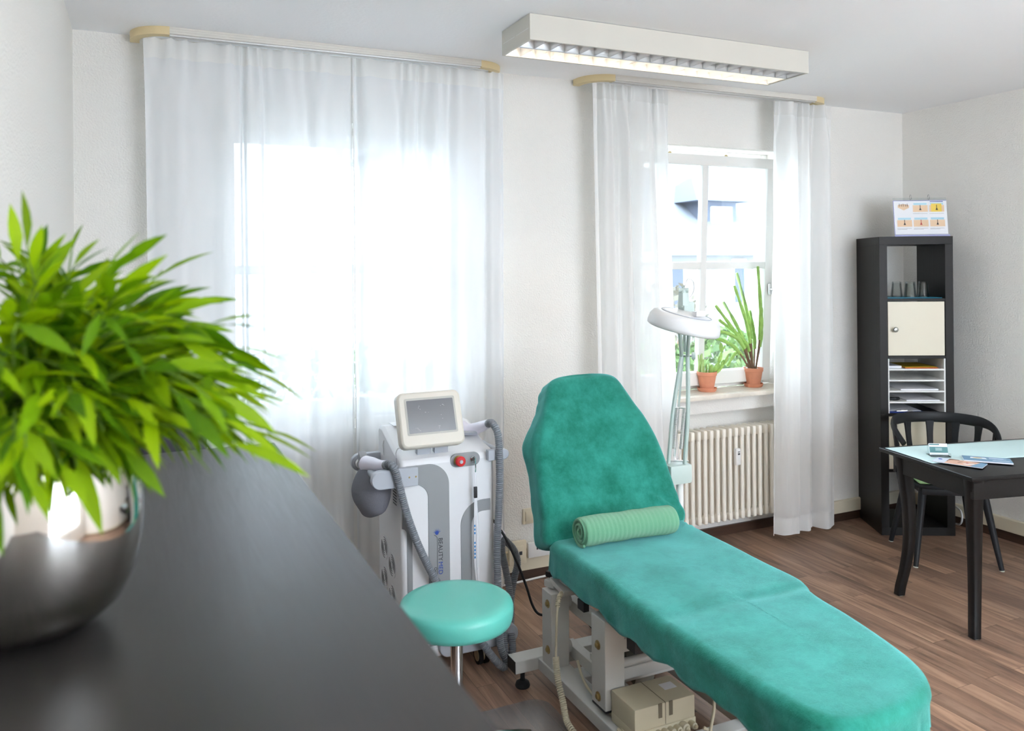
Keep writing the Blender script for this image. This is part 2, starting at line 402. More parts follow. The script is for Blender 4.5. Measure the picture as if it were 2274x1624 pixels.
def window(n, w, tilt, mx, mz, sill_y):
    root = bpy.data.objects.new('window_%d' % n, None); COL.objects.link(root); root['kind'] = 'structure'
    root.location = ((w[0]+w[1])/2, YB+.17, w[2]); MW[root.name] = Matrix.Translation(root.location)
    f = MB(); y0, y1 = YB+.165, YB+.235
    f.bx(w[0], w[0]+.05, y0, y1, w[2]+.03, w[3], .005); f.bx(w[1]-.05, w[1], y0, y1, w[2]+.03, w[3], .005)
    f.bx(w[0]+.05, w[1]-.05, y0, y1, w[3]-.05, w[3], .005); f.bx(w[0]+.05, w[1]-.05, y0, y1, w[2]+.03, w[2]+.075, .005)
    f.build('window_frame', M_frame, root)
    s = sash(root, w[0]+.045, w[1]-.045, w[2]+.06, w[3]-.045, y0-.002, tilt, mx, mz)
    MB().bx(w[0]-.02, w[1]+.02, sill_y, YB, .882, .907, .004).bx(w[0], w[1], YB, y0+.01, .882, .907).build('window_sill', M_sill, root)
    h = MB(); hx = w[1]-.075; hz = 1.52; hy = y0-.06-(hz-w[2])*math.tan(tilt)
    h.bx(hx-.014, hx+.014, hy-.012, hy, hz-.035, hz+.035, .004)
    h.cyl((hx, hy-.045, hz), (hx, hy, hz), .008); h.tube([(hx, hy-.045, hz-.008), (hx, hy-.048, hz+.06), (hx, hy-.046, hz+.115)], .008)
    h.build('window_handle', M_alu, s)
    return root
window(1, W1, 0., [(W1[0]+W1[1])/2], [1.67], YB-.07)
w2r = window(2, W2, math.radians(3.0), [3.11], [1.675], YB-.08)
# two screw caps on the upper frame of the second window
sc = MB()
for x in (2.93, 3.36): sc.lathe([(0, -.006), (.012, -.006), (.012, 0)], (x, YB+.165, 2.362), 12, axis=(0, 1, 0))
sc.build('screw_cap', M_steel, w2r)
wr = bpy.data.objects.new('window_3', None); COL.objects.link(wr); wr['kind'] = 'structure'; wr.location = (2.6, YF-.1, .75); MW[wr.name] = Matrix.Translation(wr.location)  # unseen rear window, added to let more daylight into the room
f = MB(); f.bx(1.3, 3.9, YF-.17, YF-.1, .75, .82); f.bx(1.3, 3.9, YF-.17, YF-.1, 2.28, 2.35)
for x in (1.335, 2.6, 3.865): f.bx(x-.035, x+.035, YF-.17, YF-.1, .75, 2.35)
f.build('window_frame', M_frame, wr, smooth=0)

# ------------------------------------------------------------------ curtain rails and curtains
M_railc = mat('rail_plastic', C(218, 214, 206), .45)
def rail(x0, x1, label):
    t = thing('curtain_rail', label, 'curtain rail', ((x0+x1)/2, YB-.17, H), group=None)
    r = .155; z0, z1 = H-.034, H
    p = MB(); p.bx(x0+r, x1-r, YB-.20, YB-.135, z0+.004, z1)
    for k in (0, 1, 2): p.bx(x0+r, x1-r, YB-.2005-.0015, YB-.2, z0+.004+.0105*k, z0+.009+.0105*k)
    p.build('profile', M_railc, t, smooth=0)
    g = MB(); g.bx(x0+r, x1-r, YB-.188, YB-.18, z0-.002, z0+.004); g.bx(x0+r, x1-r, YB-.158, YB-.15, z0-.002, z0+.004); g.build('runner_track', M_alu, t, smooth=0)
    M_end = bpy.data.materials.get('yellowed_plastic') or mat('yellowed_plastic', C(222, 202, 158), .45)
    for sgn, xe in ((-1, x0), (1, x1)):
        e = MB(); rg = []
        cx = xe-sgn*r
        for k in range(13):
            a = PI/2*k/12
            ro, ri = r, r-.038
            rg.append([(cx+sgn*q*math.sin(a), YB-.20+r-(q*math.cos(a)), z) for q, z in ((ro, z0), (ro, z1), (ri, z1), (ri, z0))])
        rg.append([(cx+sgn*q, YB-.01, z) for q, z in ((r, z0), (r, z1), (r-.038, z1), (r-.038, z0))])
        e.rings(rg)
        e.build('end_piece', M_end, t, label='yellowed curved end piece returning to the wall')
    return t
rail(-.045, 1.695, 'long white ceiling curtain rail with yellowed ends above the closed sheer curtains')
rail(2.165, 3.915, 'ceiling curtain rail with yellowed ends above the tilted window and open curtains')

def curtain(label, xt, xb, zt, zb, y, folds, amp, seed, m, group, swing=0., hemh=.10, edge=None):
    rr = random.Random(seed); ph = [rr.uniform(0, 6.28) for _ in range(8)]
    fr = [rr.uniform(.75, 1.3) for _ in range(8)]
    t = thing('curtain', label, 'curtain', ((xt[0]+xt[1])/2, y, zt), group=group)
    def P(s, v, off=0.):
        z = zt+(zb-zt)*v
        e = v**.8
        x = (xt[0]+(xb[0]-xt[0])*e)*(1-s)+(xt[1]+(xb[1]-xt[1])*e)*s
        q = 2*PI*folds*(s+.035*math.sin(2*PI*s*fr[0]*1.6+ph[0])+.02*math.sin(2*PI*s*3.1+ph[1]))
        k = min(1, v/.10)
        a = amp*(.35+.65*k)*(1+.35*math.sin(2*PI*s*2.3*fr[1]+ph[2]))
        w = a*math.sin(q+.5*math.sin(2.6*v+ph[3]))+.3*a*math.sin(2.37*q+ph[4]+v)
        top = (1-k)*amp*.55*math.sin(q*2.6+ph[5])
        wr = .004*noise.noise(Vector((s*14+seed, v*9, 1.7)))+.003*noise.noise(Vector((s*40+seed, v*26, 4.1)))*v
        zz = z-.012*abs(math.sin(q*1.3+ph[6]))*(1-k)*1.0
        xx = x+.35*a*math.cos(q+.4*math.sin(2.2*v+ph[3]))
        return Vector((xx, y+w+top+wr+off+swing*v*v, zz))
    nx = int(folds*26); dz = abs(zt-zb)
    tape = .085/dz; hm = hemh/dz
    MB().grid(lambda s, v: P(s, tape+(1-hm-tape)*v), nx, 56).build('fabric', m, t, smooth=180, recalc=False)
    if edge is not None: MB().grid(lambda s, v: P(edge-.006+.012*s, v, -.002), 2, 70).build('side_hem', M_tape, t, smooth=180, recalc=False)
    MB().grid(lambda s, v: P(s, tape*v), nx, 8).build('heading_tape', M_tape, t, smooth=180, recalc=False)
    MB().grid(lambda s, v: P(s, 1-hm+hm*v), nx, 6).build('hem', M_sheer2 if m is M_sheer else M_tape, t, smooth=180, recalc=False)
    return t
yc = YB-.155
curtain('left half of the closed sheer curtain over the wide window', (.005, .905), (.02, .905), H-.035, .045, yc, 5.6, .015, 3, M_sheer, None, edge=.994)
curtain('right half of the closed sheer curtain, behind the white machine', (.898, 1.68), (.90, 1.665), H-.035, .045, yc, 5.2, .015, 8, M_sheer, None, edge=.006)
curtain('gathered white curtain left of the tilted window, behind the magnifier lamp', (2.195, 2.685), (2.21, 2.76), H-.035, .05, yc, 4.2, .028, 11, M_sheer2, None)
curtain('gathered white curtain at the right of the tilted window, nearest the tall shelf', (3.455, 3.90), (3.41, 3.895), H-.035, .05, yc-.01, 3.2, .034, 21, M_sheer2, None)

# ------------------------------------------------------------------ ceiling light
M_lampbody = mat('lamp_enamel', C(206, 202, 192), .45)
M_tube = mat('lit_tube', (1, 1, 1, 1), .5, emit=(1., .84, .64, 1), estr=13.)
M_louvre = mat('louvre_aluminium', (.80, .80, .80, 1), .3, .75)
def ceiling_lamp(x0, x1, y0, y1, label, lit):
    t = thing('ceiling_light', label, 'ceiling light', ((x0+x1)/2, (y0+y1)/2, H))
    z0, z1 = H-.108, H-.002; th = .004; ym = (y0+y1)/2
    b = MB(); b.bx(x0, x1, y0, y0+th, z0, z1); b.bx(x0, x1, y1-th, y1, z0, z1); b.bx(x0, x0+th, y0+th, y1-th, z0, z1); b.bx(x1-th, x1, y0+th, y1-th, z0, z1); b.bx(x0+th, x1-th, y0+th, y1-th, z1-th, z1)
    b.bx(x0+th, x1-th, y0+th, y0+.012, z0, z0+.003); b.bx(x0+th, x1-th, y1-.012, y1-th, z0, z0+.003); b.bx(x0+th, x0+.010, y0+.012, y1-.012, z0, z0+.003); b.bx(x1-.010, x1-th, y0+.012, y1-.012, z0, z0+.003)
    b.build('housing', M_lampbody, t, smooth=0)
    MB().bx(x0+.012, x1-.012, ym-.004, ym+.004, z0+.002, z1-.02).build('centre_rail', M_louvre, t, smooth=0)
    n = 20
    for row, (ya, yb) in enumerate(((y0+.008, ym-.005), (ym+.005, y1-.008))):
        g = MB()
        # parabolic side reflectors
        for (yw, sg) in ((ya, 1), (yb, -1)):
            g.grid(lambda u, v: Vector((x0+.008+(x1-x0-.016)*u, yw+sg*(.001+.026*v*v), z0+.004+v*.058)), 1, 5)
        # V-section cross blades
        for k in range(n+1):
            x = x0+.012+(x1-x0-.024)*k/n
            g.grid(lambda u, v: Vector((x-.0015-.011*v*v, ya+.004+(yb-ya-.008)*u, z0+.003+.046*v)), 2, 4)
            g.grid(lambda u, v: Vector((x+.0015+.011*v*v, ya+.004+(yb-ya-.008)*u, z0+.003+.046*v)), 2, 4)
        g.build('louvre', M_louvre, t, recalc=False, smooth=30)
        yt = (ya+yb)/2
        tb = MB(); tb.cyl((x0+.03, yt, z1-.026), (x1-.03, yt, z1-.026), .013, n=12)
        tb.build('lamp_tube', M_tube if lit and row else M_white, t)
    return t
ceiling_lamp(1.437, 2.935, 2.945, 3.225, 'long white louvred fluorescent ceiling light near the windows', True)
ceiling_lamp(1.437, 2.935, .25, .53, 'added louvred fill light, unseen above the camera', True)  # second fixture is added out of view to raise the room's brightness

# uplighter added out of view behind the camera to brighten ceiling and room
fl = thing('fill_uplighter', 'added white fill uplighter, unseen behind the camera', 'fill light', (2.1, -1.15, 0))
MB().lathe([(0, 0), (.15, 0), (.15, .02), (.02, .03), (0, .03)], (2.1, -1.15, 0), 32).build('base', M_white, fl)
MB().cyl((2.1, -1.15, .03), (2.1, -1.15, 1.76), .013).build('pole', M_white, fl)
MB().lathe([(.02, 1.74), (.10, 1.78), (.17, 1.86), (.18, 1.90), (.175, 1.90), (.165, 1.865), (.095, 1.79), (.02, 1.752)], (2.1, -1.15, 0), 40, cap=False).build('lamp_shade', M_white, fl)
MB().ball((2.1, -1.15, 1.84), .035).build('bulb', mat('fill_bulb', (1, 1, 1, 1), .5, emit=(.90, .94, 1., 1), estr=3800.), fl)

# ------------------------------------------------------------------ radiator under the second window
M_rad = mat('radiator_enamel', C(242, 236, 224), .38)
rt = thing('radiator', 'cream column radiator in the niche under the tilted window', 'radiator', (3.1, YB, .14))
def section(x):
    s = MB(); w = .0125; y0, y1 = YB-.055, YB+.055; zb, zt = .135, .70
    for yy in (y0+.013, (y0+y1)/2, y1-.013): s.tube([(x, yy, zb+.02), (x, yy, zt-.02)], w, n=10, smooth=False)
    s.box((x, (y0+y1)/2, zt-.035), (.026, y1-y0, .06), None, .0115, 3)
    s.box((x, (y0+y1)/2, zb+.03), (.026, y1-y0, .05), None, .0115, 3)
    for zz in (zt-.045, zb+.035): s.box((x+.0125, (y0+y1)/2, zz), (.022, .036, .036), None, .008)
    return s.build('section', M_rad, rt)
s0 = section(2.60); n_sec = 23
for k in range(1, n_sec):
    c = s0.copy(); COL.objects.link(c); c.parent = rt; c.location = (.046*k, 0, 0)
MB().bx(3.215, 3.25, YB-.082, YB-.056, .475, .575, .006).bx(3.222, 3.243, YB-.084, YB-.08, .50, .55, .002).build('heat_meter', M_white, rt, label='white heat cost meter clipped to the radiator')
MB().bx(3.225, 3.240, YB-.0848, YB-.0838, .538, .548).bx(3.225, 3.240, YB-.0848, YB-.0838, .553, .558).build('meter_display', M_ink, rt, smooth=0)
MB().bx(2.62, 3.6, YB+.055, YB+.115, .5, .53).build('wall_bracket', M_rad, rt, smooth=0)
rt1 = thing('radiator', 'cream column radiator behind the closed sheer curtain', 'radiator', (.9, YB, .14))
s1 = s0.copy(); COL.objects.link(s1); s1.parent = rt1; s1.location = (-.02, 0, 0)
for k in range(1, 23):
    c = s1.copy(); COL.objects.link(c); c.parent = rt1; c.location = (-.02+.046*k, 0, 0)
MB().bx(.42, 1.4, YB+.055, YB+.115, .5, .53).build('wall_bracket', M_rad, rt1, smooth=0)

# ------------------------------------------------------------------ flower pots on the sill
def pot(x, y, label, label2):
    z = .907
    s = MB(); s.lathe([(0, 0), (.050, 0), (.056, .006), (.060, .022), (.055, .022), (.050, .008), (0, .008)], (x, y, z), 36)
    so = s.build('pot_saucer', M_terra); tag(so, label2, 'saucer')
    t = thing('flower_pot', label, 'flower pot', (x, y, z+.008))
    p = MB(); p.lathe([(0, 0), (.040, 0), (.056, .088), (.060, .090), (.061, .112), (.056, .112), (.053, .09), (0, .09)], (x, y, z+.008), 36)
    p.build('clay_pot', M_terra, t)
    MB().lathe([(0, .0), (.054, 0), (.05, .004), (0, .006)], (x, y, z+.008+.09), 24).build('soil', M_soil, t)
    return z+.1
zc = pot(3.125, 3.985, 'terracotta pot of the bushy low cactus, the left one on the sill', 'terracotta saucer under the left pot on the sill')
pot(3.50, 4.0, 'terracotta pot of the tall branching cactus, the right one on the sill', 'terracotta saucer under the right pot on the sill')
M_cact = mat('cactus_green', C(150, 186, 96), .6, bump=.25, bscale=160, var=.3, vscale=18)
M_cact2 = mat('pale_cactus', C(176, 200, 130), .7, bump=.3, bscale=220, var=.2, vscale=30)
M_twig = mat('woody_stem', C(122, 96, 74), .85)
t = thing('cactus', 'low bushy cactus with prickly pads in the left terracotta pot', 'cactus', (3.125, 3.985, zc))
g = MB(); rr = random.Random(4)
for k in range(15):
    a = rr.uniform(0, 6.28); r0 = rr.uniform(.005, .04); b = Vector((3.115+r0*math.cos(a)-.01, 3.985+r0*.7*math.sin(a), zc))
    lean = Vector((rr.uniform(-.022, .018), rr.uniform(-.02, .02), rr.uniform(.05, .13)))
    g.tube([b, b+lean*.5, b+lean], lambda q: .0075*(1-.45*q), n=8)
g.build('columns', M_cact2, t)
g = MB()
def pad(b, d, L, w):
    d = Vector(d).normalized(); rot = Vector((0, 0, 1)).rotation_difference(d).to_matrix()
    g.ball(Vector(b)+d*L/2, L/2, 2, (w/L, .28, 1), rot); return Vector(b)+d*L*.95
base = Vector((3.145, 3.98, zc))
for dx, dz, L in ((.02, .05, .06), (.045, .05, .075), (-.01, .06, .07), (.03, .07, .085)):
    e = pad(base+Vector((dx*.6, dx*.4-.01, 0)), (dx, -.02, dz), L, .032)
    if L > .07: e2 = pad(e, (dx*1.2, .01, dz), .05, .026)
e = pad((3.165, 3.975, zc), (.55, 0, .8), .085, .026); e = pad(e, (.3, .05, .9), .075, .024); pad(e, (-.1, 0, 1), .06, .03); pad(e, (.6, 0, .8), .05, .012)
e = pad((3.17, 3.97, zc), (.7, -.1, .6), .09, .022); e = pad(e, (.5, 0, .85), .08, .018)
g.build('pads', M_cact, t)
t = thing('cactus', 'tall branching green cactus in the right terracotta pot', 'cactus', (3.50, 4.0, zc))
g = MB(); w = MB()
tips = [((-.02, 0), (-.10, .20), (-.28, .42)), ((-.02, 0), (-.14, .16), (-.34, .24)), ((-.01, 0), (-.07, .22), (-.20, .44)), ((-.01, 0), (-.03, .26), (-.13, .54)),
        ((0, 0), (-.01, .30), (-.09, .62)), ((.01, 0), (.035, .30), (-.005, .66)), ((.015, 0), (.05, .22), (.045, .40)), ((-.02, 0), (-.10, .12), (-.17, .035)),
        ((0, 0), (-.05, .18), (-.25, .33)), ((0, 0), (-.12, .20), (-.30, .27)), ((.01, 0), (.03, .20), (.01, .38))]
for i, (p0, p1, p2) in enumerate(tips):
    yo = rr.uniform(-.025, .02)
    q = [Vector((3.50+p[0], 4.0+yo*(j+.3), zc+p[1])) for j, p in enumerate((p0, p1, p2))]
    cv = catmull(q, 10); k = 7
    w.tube(cv[:k+1], .0055, n=6, smooth=False)
    g.tube(cv[k:], lambda u, i=i: (.0145 if int(u*9) % 3 else .0115)*(1-.30*u), n=6, smooth=False)
g.build('green_stems', M_cact, t, smooth=60); w.build('woody_stems', M_twig, t)

# ------------------------------------------------------------------ tall corner shelf
SA = math.radians(-27.7)
sh = thing('shelf_unit', 'tall narrow black-brown shelf standing across the far right corner', 'shelf', (4.127, 3.578, 0), SA)
SW, SD, SH = .443, .39, 1.842
def sl(name, mb, m, parent=sh, **k): return mb.build(name, m, parent, local=True, **k)
sl('side_panel', MB().bx(0, .048, 0, SD, .05, SH-.05), M_black_wood, smooth=0, bev=.001)
sl('side_panel', MB().bx(SW-.048, SW, 0, SD, .05, SH-.05), M_black_wood, smooth=0, bev=.001)
sl('top_panel', MB().bx(0, SW, 0, SD, SH-.05, SH), M_black_wood, smooth=0, bev=.001)
sl('bottom_panel', MB().bx(0, SW, 0, SD, 0, .05), M_black_wood, smooth=0, bev=.001)
shz = (.397, .743, 1.097, 1.451)
for z in shz: sl('shelf_board', MB().bx(.048, SW-.048, .003, SD-.003, z-.008, z+.008), M_black_wood, smooth=0, bev=.0008)
M_knob = mat('glass_knob', C(150, 152, 146), .2, .7)
for z0, z1 in ((1.108, 1.440), (.408, .732)):
    d = sl('door', MB().bx(.051, SW-.052, .004, .02, z0, z1), M_door, bev=.0015, smooth=0)
    k = MB(); k.lathe([(0, 0), (.006, 0), (.006, .012), (.014, .018), (.0165, .026), (.012, .034), (0, .036)], (.088, .004, (z0+z1)/2-.005), 20, axis=(0, -1, 0)); k.build('knob', M_knob, d, local=True)
# white pigeon-hole insert
ins = thing('pigeonhole_insert', 'white letter-tray insert with five slots in the middle of the tall shelf', 'letter tray', MW[sh.name] @ Vector((.048, 0, .751)), SA)
iw = SW-.096; ih = .337
b = MB(); b.bx(.0, .009, .006, SD-.02, 0, ih); b.bx(iw-.009, iw, .006, SD-.02, 0, ih)
b.build('side', M_white, ins, local=True, smooth=0)
for k in range(1, 5): MB().bx(.009, iw-.009, .006, SD-.02, ih*k/5-.0045, ih*k/5+.0045).build('tray_board', M_white, ins, local=True, smooth=0)
slot = lambda k: .751+ih*k/5+(.0046 if k else .0002)
def onshelf(x, y, z): return MW[sh.name] @ Vector((x, y, z))
def flat_item(name, label, cat, x0, x1, y0, y1, z, h, m, rz=0., group=None):
    c = onshelf((x0+x1)/2, (y0+y1)/2, z)
    o = MB().box((0, 0, h/2), (x1-x0, y1-y0, h)).build(name, m, smooth=0); o.location = c; o.rotation_euler = (0, 0, SA+rz)
    return tag(o, label, cat, group)
M_or = mat('orange_folder', C(196, 84, 40), .6); M_ye = mat('yellow_folder', C(206, 170, 30), .6); M_bf = mat('blue_clipboard', C(36, 62, 150), .5)
flat_item('paper_stack', 'white paper stack at the left of the top pigeonhole', 'papers', .06, .15, .05, .25, slot(4), .014, M_paper)
flat_item('folder', 'orange folder in the top pigeonhole under the yellow one', 'folder', .165, .365, .03, .28, slot(4), .004, M_or)
flat_item('folder', 'yellow folder lying on the orange folder', 'folder', .16, .36, .05, .30, slot(4)+.0042, .003, M_ye, .06)
flat_item('paper_stack', 'thin white paper stack in the middle pigeonhole', 'papers', .13, .36, .03, .31, slot(2), .008, M_paper, .03)
flat_item('paper_stack', 'white paper stack in the second pigeonhole from below', 'papers', .17, .37, .03, .30, slot(1), .007, M_paper)
flat_item('clipboard', 'blue clipboard in the lowest pigeonhole', 'clipboard', .062, .28, .03, .32, slot(0), .005, M_bf)
flat_item('paper_sheet', 'white sheets on the blue clipboard', 'papers', .08, .27, .06, .31, slot(0)+.0052, .003, M_paper)
o = MB().bx(-.05, .05, -.012, .012, .0, .006, .002).cyl((-.02, 0, .006), (.02, 0, .006), .006).build('clip', M_chrome); o.location = onshelf(.16, .045, slot(0)+.0052); o.rotation_euler = (0, 0, SA); tag(o, 'metal clip on the front edge of the blue clipboard', 'clip')
o = MB().tube([(-.03, .02, .011), (-.01, 0, .012), (.02, -.006, .011), (.045, .01, .010)], .010, n=10).build('telephone_handset', M_dark); o.location = onshelf(.092, .06, slot(1)); o.rotation_euler = (0, 0, SA); tag(o, 'small black handset beside the papers in the second slot from below', 'handset')
# top cell: blue mat and tumblers
o = MB().bx(-.165, .165, -.16, .16, 0, .005, .002).build('tray', mat('blue_tray', C(24, 116, 140), .5)); o.location = onshelf(SW/2, .18, 1.4595); o.rotation_euler = (0, 0, SA); tag(o, 'blue tray under the drinking glasses on the shelf', 'tray')
gz = 1.4648; gl = MB(); gl.lathe([(.036, 0), (.0275, .092), (.026, .096), (0, .097), (0, .088), (.0245, .086), (.0325, .0)], (0, 0, 0), 14, cap=False)
gob = gl.build('drinking_glass', M_tumbler, smooth=28)
for k, (x, y, lb) in enumerate(((.215, .075, 'upturned drinking glass at the middle front of the blue tray'), (.30, .085, 'upturned drinking glass at the right front of the blue tray'),
        (.165, .15, 'upturned drinking glass at the left of the blue tray'), (.26, .17, 'upturned drinking glass behind the two front glasses'), (.338, .175, 'upturned drinking glass at the back right of the blue tray'))):
    o = gob if k == 0 else gob.copy()
    if k: COL.objects.link(o)
    o.location = onshelf(x, y, gz); o.rotation_euler = (0, 0, .3*k); tag(o, lb, 'glass', 'drinking glasses on the tray')

# flip chart on top of the shelf
fc = thing('flip_chart', 'small white ring-bound flip chart with six skin diagrams on top of the tall shelf', 'flip chart', onshelf(.12, .06, SH), SA)
lean = .12; fw, fh = .325, .215
FR = (Vector((0, 0, .012)), Vector((1, 0, 0)), Vector((0, math.sin(lean), math.cos(lean))))
def fcp(pts, d0, d1, m, name, parent=fc, lab=None): q = MB(); q.prism(pts, FR, d0, d1); return q.build(name, m, parent, local=True, smooth=0, label=lab)
rc = lambda x0, x1, y0, y1: [(x0, y0), (x1, y0), (x1, y1), (x0, y1)]
fcp(rc(0, fw, 0, fh+.018), -.004, -.001, M_acryl, 'backing'); sheet = fcp(rc(0, fw, .003, fh), -.001, .001, M_paper, 'sheet')
MB().bx(-.004, fw+.004, -.012, .07, 0, .004).bx(-.004, fw+.004, -.014, -.012, 0, .012).build('stand', mat('lilac_plastic', C(170, 172, 214), .4), fc, local=True, smooth=0)
MB().bx(0, fw, -.012, -.0095, .004, .0095).build('black_edge', M_dark, fc, local=True, smooth=0)
MB().prism(rc(0, fw, 0, .003), (Vector((0, 0, .012))+FR[2]*(fh-.001), FR[1], FR[2]), .0008, .0016).prism(rc(0, .003, 0, fh), FR, .0008, .0016).build('blue_border', mat('blue_border', C(120, 128, 190), .5), fc, local=True, smooth=0)
M_skin = mat('printed_skin_tone', C(228, 198, 166), .7); M_cyan = mat('printed_cyan', C(176, 214, 228), .7); M_yel = mat('printed_yellow', C(236, 204, 96), .7); M_hair = mat('printed_follicle', C(70, 66, 66), .7); M_red = mat('printed_red', C(180, 70, 66), .7)
for i, (cx, cy) in enumerate(((.018, .035), (.118, .035), (.218, .035), (.118, .128), (.218, .128), (.018, .128))):
    cy += .015; cw, chh = .092, .062
    if i < 5:
        b = MB(); b.prism(rc(cx, cx+cw, cy, cy+chh), FR, .001, .0013)
        b.mi = 1; b.prism(rc(cx+.001, cx+cw-.001, cy+.001, cy+chh*.7), FR, .0013, .0016)
        b.mi = 2; b.prism(rc(cx+.006, cx+cw-.006, cy+chh*.72, cy+chh*.93), FR, .0013, .0016)
        if i == 4:
            b.mi = 4; b.prism(rc(cx+.012, cx+cw-.016, cy+.001, cy+chh*.85), FR, .0016, .0019)
            b.mi = 5; b.prism(rc(cx+.006, cx+cw-.006, cy+chh+.001, cy+chh+.005), FR, .001, .0019)
        b.mi = 6 if i == 1 else 3
        b.prism([(cx+cw*.42, cy+.012), (cx+cw*.58, cy+.012), (cx+cw*.52, cy+.026), (cx+cw*.52, cy+chh*.72), (cx+cw*.48, cy+chh*.72), (cx+cw*.48, cy+.026)], FR, .002, .0023)
        b.build('diagram', [M_paper, M_skin, M_cyan, M_hair, M_yel, M_blue, M_red], sheet, local=True, smooth=0)
    else:
        b = MB(); b.mi = 0; b.prism([(cx+.01, cy+.03), (cx+.045, cy+.012), (cx+.078, cy+.028), (cx+.078, cy+.045), (cx+.04, cy+.052), (cx+.01, cy+.045)], FR, .001, .0014)
        b.mi = 1
        for q in range(5): b.prism(rc(cx+.018+.012*q, cx+.021+.012*q, cy+.036, cy+.054-.003*(q % 2)), FR, .0014, .0018)
        b.build('diagram', [M_skin, M_hair], sheet, local=True, smooth=0)
    b = MB()
    if i != 5:
        for q in range(2 if i < 3 else 1): b.prism(rc(cx, cx+cw*(.95-.3*q), cy-.010-.006*q, cy-.0085-.006*q), FR, .001, .0013)
        b.build('caption', mat('grey_caption', C(140, 140, 142), .7), sheet, local=True, smooth=0)
for x in (.108, .218):
    c0 = FR[0]+FR[1]*x+FR[2]*(fh+.010)
    ring = [c0+Vector((0, .012*math.sin(a)-.002, .016*math.cos(a)+.012)) for a in [2*PI*k/14 for k in range(15)]]
    MB().tube(ring, .0016, n=6, smooth=False).build('binder_ring', M_chrome, fc, local=True)

# white cable loop behind the shelf
o = MB().tube([(4.70, 3.55, .012), (4.66, 3.45, .03), (4.645, 3.42, .08), (4.66, 3.44, .115), (4.70, 3.50, .12)], .006, n=8).build('cable', M_white); tag(o, 'white cable looping out beside the foot of the tall shelf', 'cable')

# ------------------------------------------------------------------ table with things on it
TA = math.atan2(-.216, .976)
tb = thing('table', 'black-brown wooden table with sabre legs at the right edge', 'table', (3.275, 2.364, 0), TA)
TL, TW, TZ = 1.16, .62, .735
MB().bx(0, TL, 0, TW, TZ-.020, TZ, .006, 3).build('tabletop', M_table, tb, local=True)
MB().bx(.05, TL-.05, .045, .065, TZ-.115, TZ-.02).bx(.05, TL-.05, TW-.065, TW-.045, TZ-.115, TZ-.02).bx(.055, .075, .05, TW-.05, TZ-.115, TZ-.02).bx(TL-.075, TL-.055, .05, TW-.05, TZ-.115, TZ-.02).build('apron', M_table, tb, local=True, smooth=0, bev=.001)
M_felt = mat('felt_glide', C(196, 200, 186), .9)
for sx, sy in ((0, 0), (0, 1), (1, 0), (1, 1)):
    dx, dy = (1 if sx else -1), (1 if sy else -1)
    cx0, cy0 = (.075 if not sx else TL-.075), (.075 if not sy else TW-.075)
    rg = []
    for k in range(17):
        v = k/16; z = (TZ-.02)*(1-v)+.003*v
        bow = -.030*math.sin(PI*min(1, v*1.05)*.95)+.020*max(0, (v-.6)/.4)**1.6
        hw = .033-.013*v-.003*math.sin(PI*v)
        x = cx0+dx*bow*.75; y = cy0+dy*bow*.75
        rg.append([(x+a*hw, y+b*hw, z) for a, b in ((-1, -.8), (-.8, -1), (.8, -1), (1, -.8), (1, .8), (.8, 1), (-.8, 1), (-1, .8))])
    l = MB(); l.rings(rg); l = l.build('leg', M_table, tb, local=True, smooth=50)
    e = rg[-1]; ex = sum(p[0] for p in e)/8; ey = sum(p[1] for p in e)/8
    MB().lathe([(0, 0), (.017, 0), (.017, .003), (0, .003)], (ex, ey, 0), 16).build('felt_glide', M_felt, l, local=True)
TM = MW[tb.name]
# turquoise runner: lies over the rear half of the table
rn = MB(); rn.grid(lambda u, v: Vector((.012+(TL-.03)*u, .255+(.585-.255)*v+(.012 if False else 0), .0025+.0012*noise.noise(Vector((u*9, v*5, 2))))), 60, 18)
o = rn.build('table_runner', mat('aqua_cloth', C(204, 228, 228), .9, bump=.25, bscale=260, stretch=(1, 6, 1)), smooth=60, solid=.0016); o.location = TM @ Vector((0, 0, TZ)); o.rotation_euler = (0, 0, TA); tag(o, 'pale aqua cloth runner lying along the black table', 'table runner')
def ontable(x, y, z=0): return TM @ Vector((x, y, TZ+z))
ch = thing('card_holder', 'clear acrylic holder with business cards on the aqua runner', 'card holder', ontable(.14, .36, .005), TA-.35)
MB().bx(-.045, .045, -.02, .045, 0, .003).bx(-.045, .045, -.022, -.019, 0, .018).box((0, .028, .024), (.09, .003, .05), Matrix.Rotation(-.35, 3, 'X')).build('holder', M_acryl, ch, local=True, smooth=0)
rotc = Matrix.Rotation(-.35, 3, 'X')
card = MB().box((0, .014, .030), (.082, .008, .054), rotc).build('card', M_paper, ch, local=True, smooth=0)
b = MB(); b.box((0, .0092, .0285), (.0822, .0006, .028), rotc); b.mi = 1
for q in range(4): b.box((.0, .0088+(.0012*q-.002), .0215+.0048*q), (.03, .0004, .0018), rotc)
b.mi = 0; b.box((-.018, .0042+.0105+.0015, .0525), (.045, .0006, .005), rotc)
b.build('printing', [mat('petrol_print', C(74, 122, 124), .6), mat('pale_print', C(196, 216, 214), .6)], card, local=True, smooth=0)
def brochure(label, x, y, rz, cover, h=.003, L=.20, Wd=.098, z=.006):
    t = thing('brochure', label, 'brochure', ontable(x, y, z), TA+rz)
    MB().bx(-L/2, L/2, -Wd/2, Wd/2, 0, h).build('pages', M_paper, t, local=True, smooth=0)
    b = MB(); mats = []
    for i, (pts, m) in enumerate(cover):
        b.mi = i; mats.append(m); b.prism([(p[0]*L/2, p[1]*Wd/2) for p in pts], ((0, 0, h), (1, 0, 0), (0, 1, 0)), .0001, .0003+.0002*i)
    b.build('cover_print', mats, t, local=True, smooth=0); return t
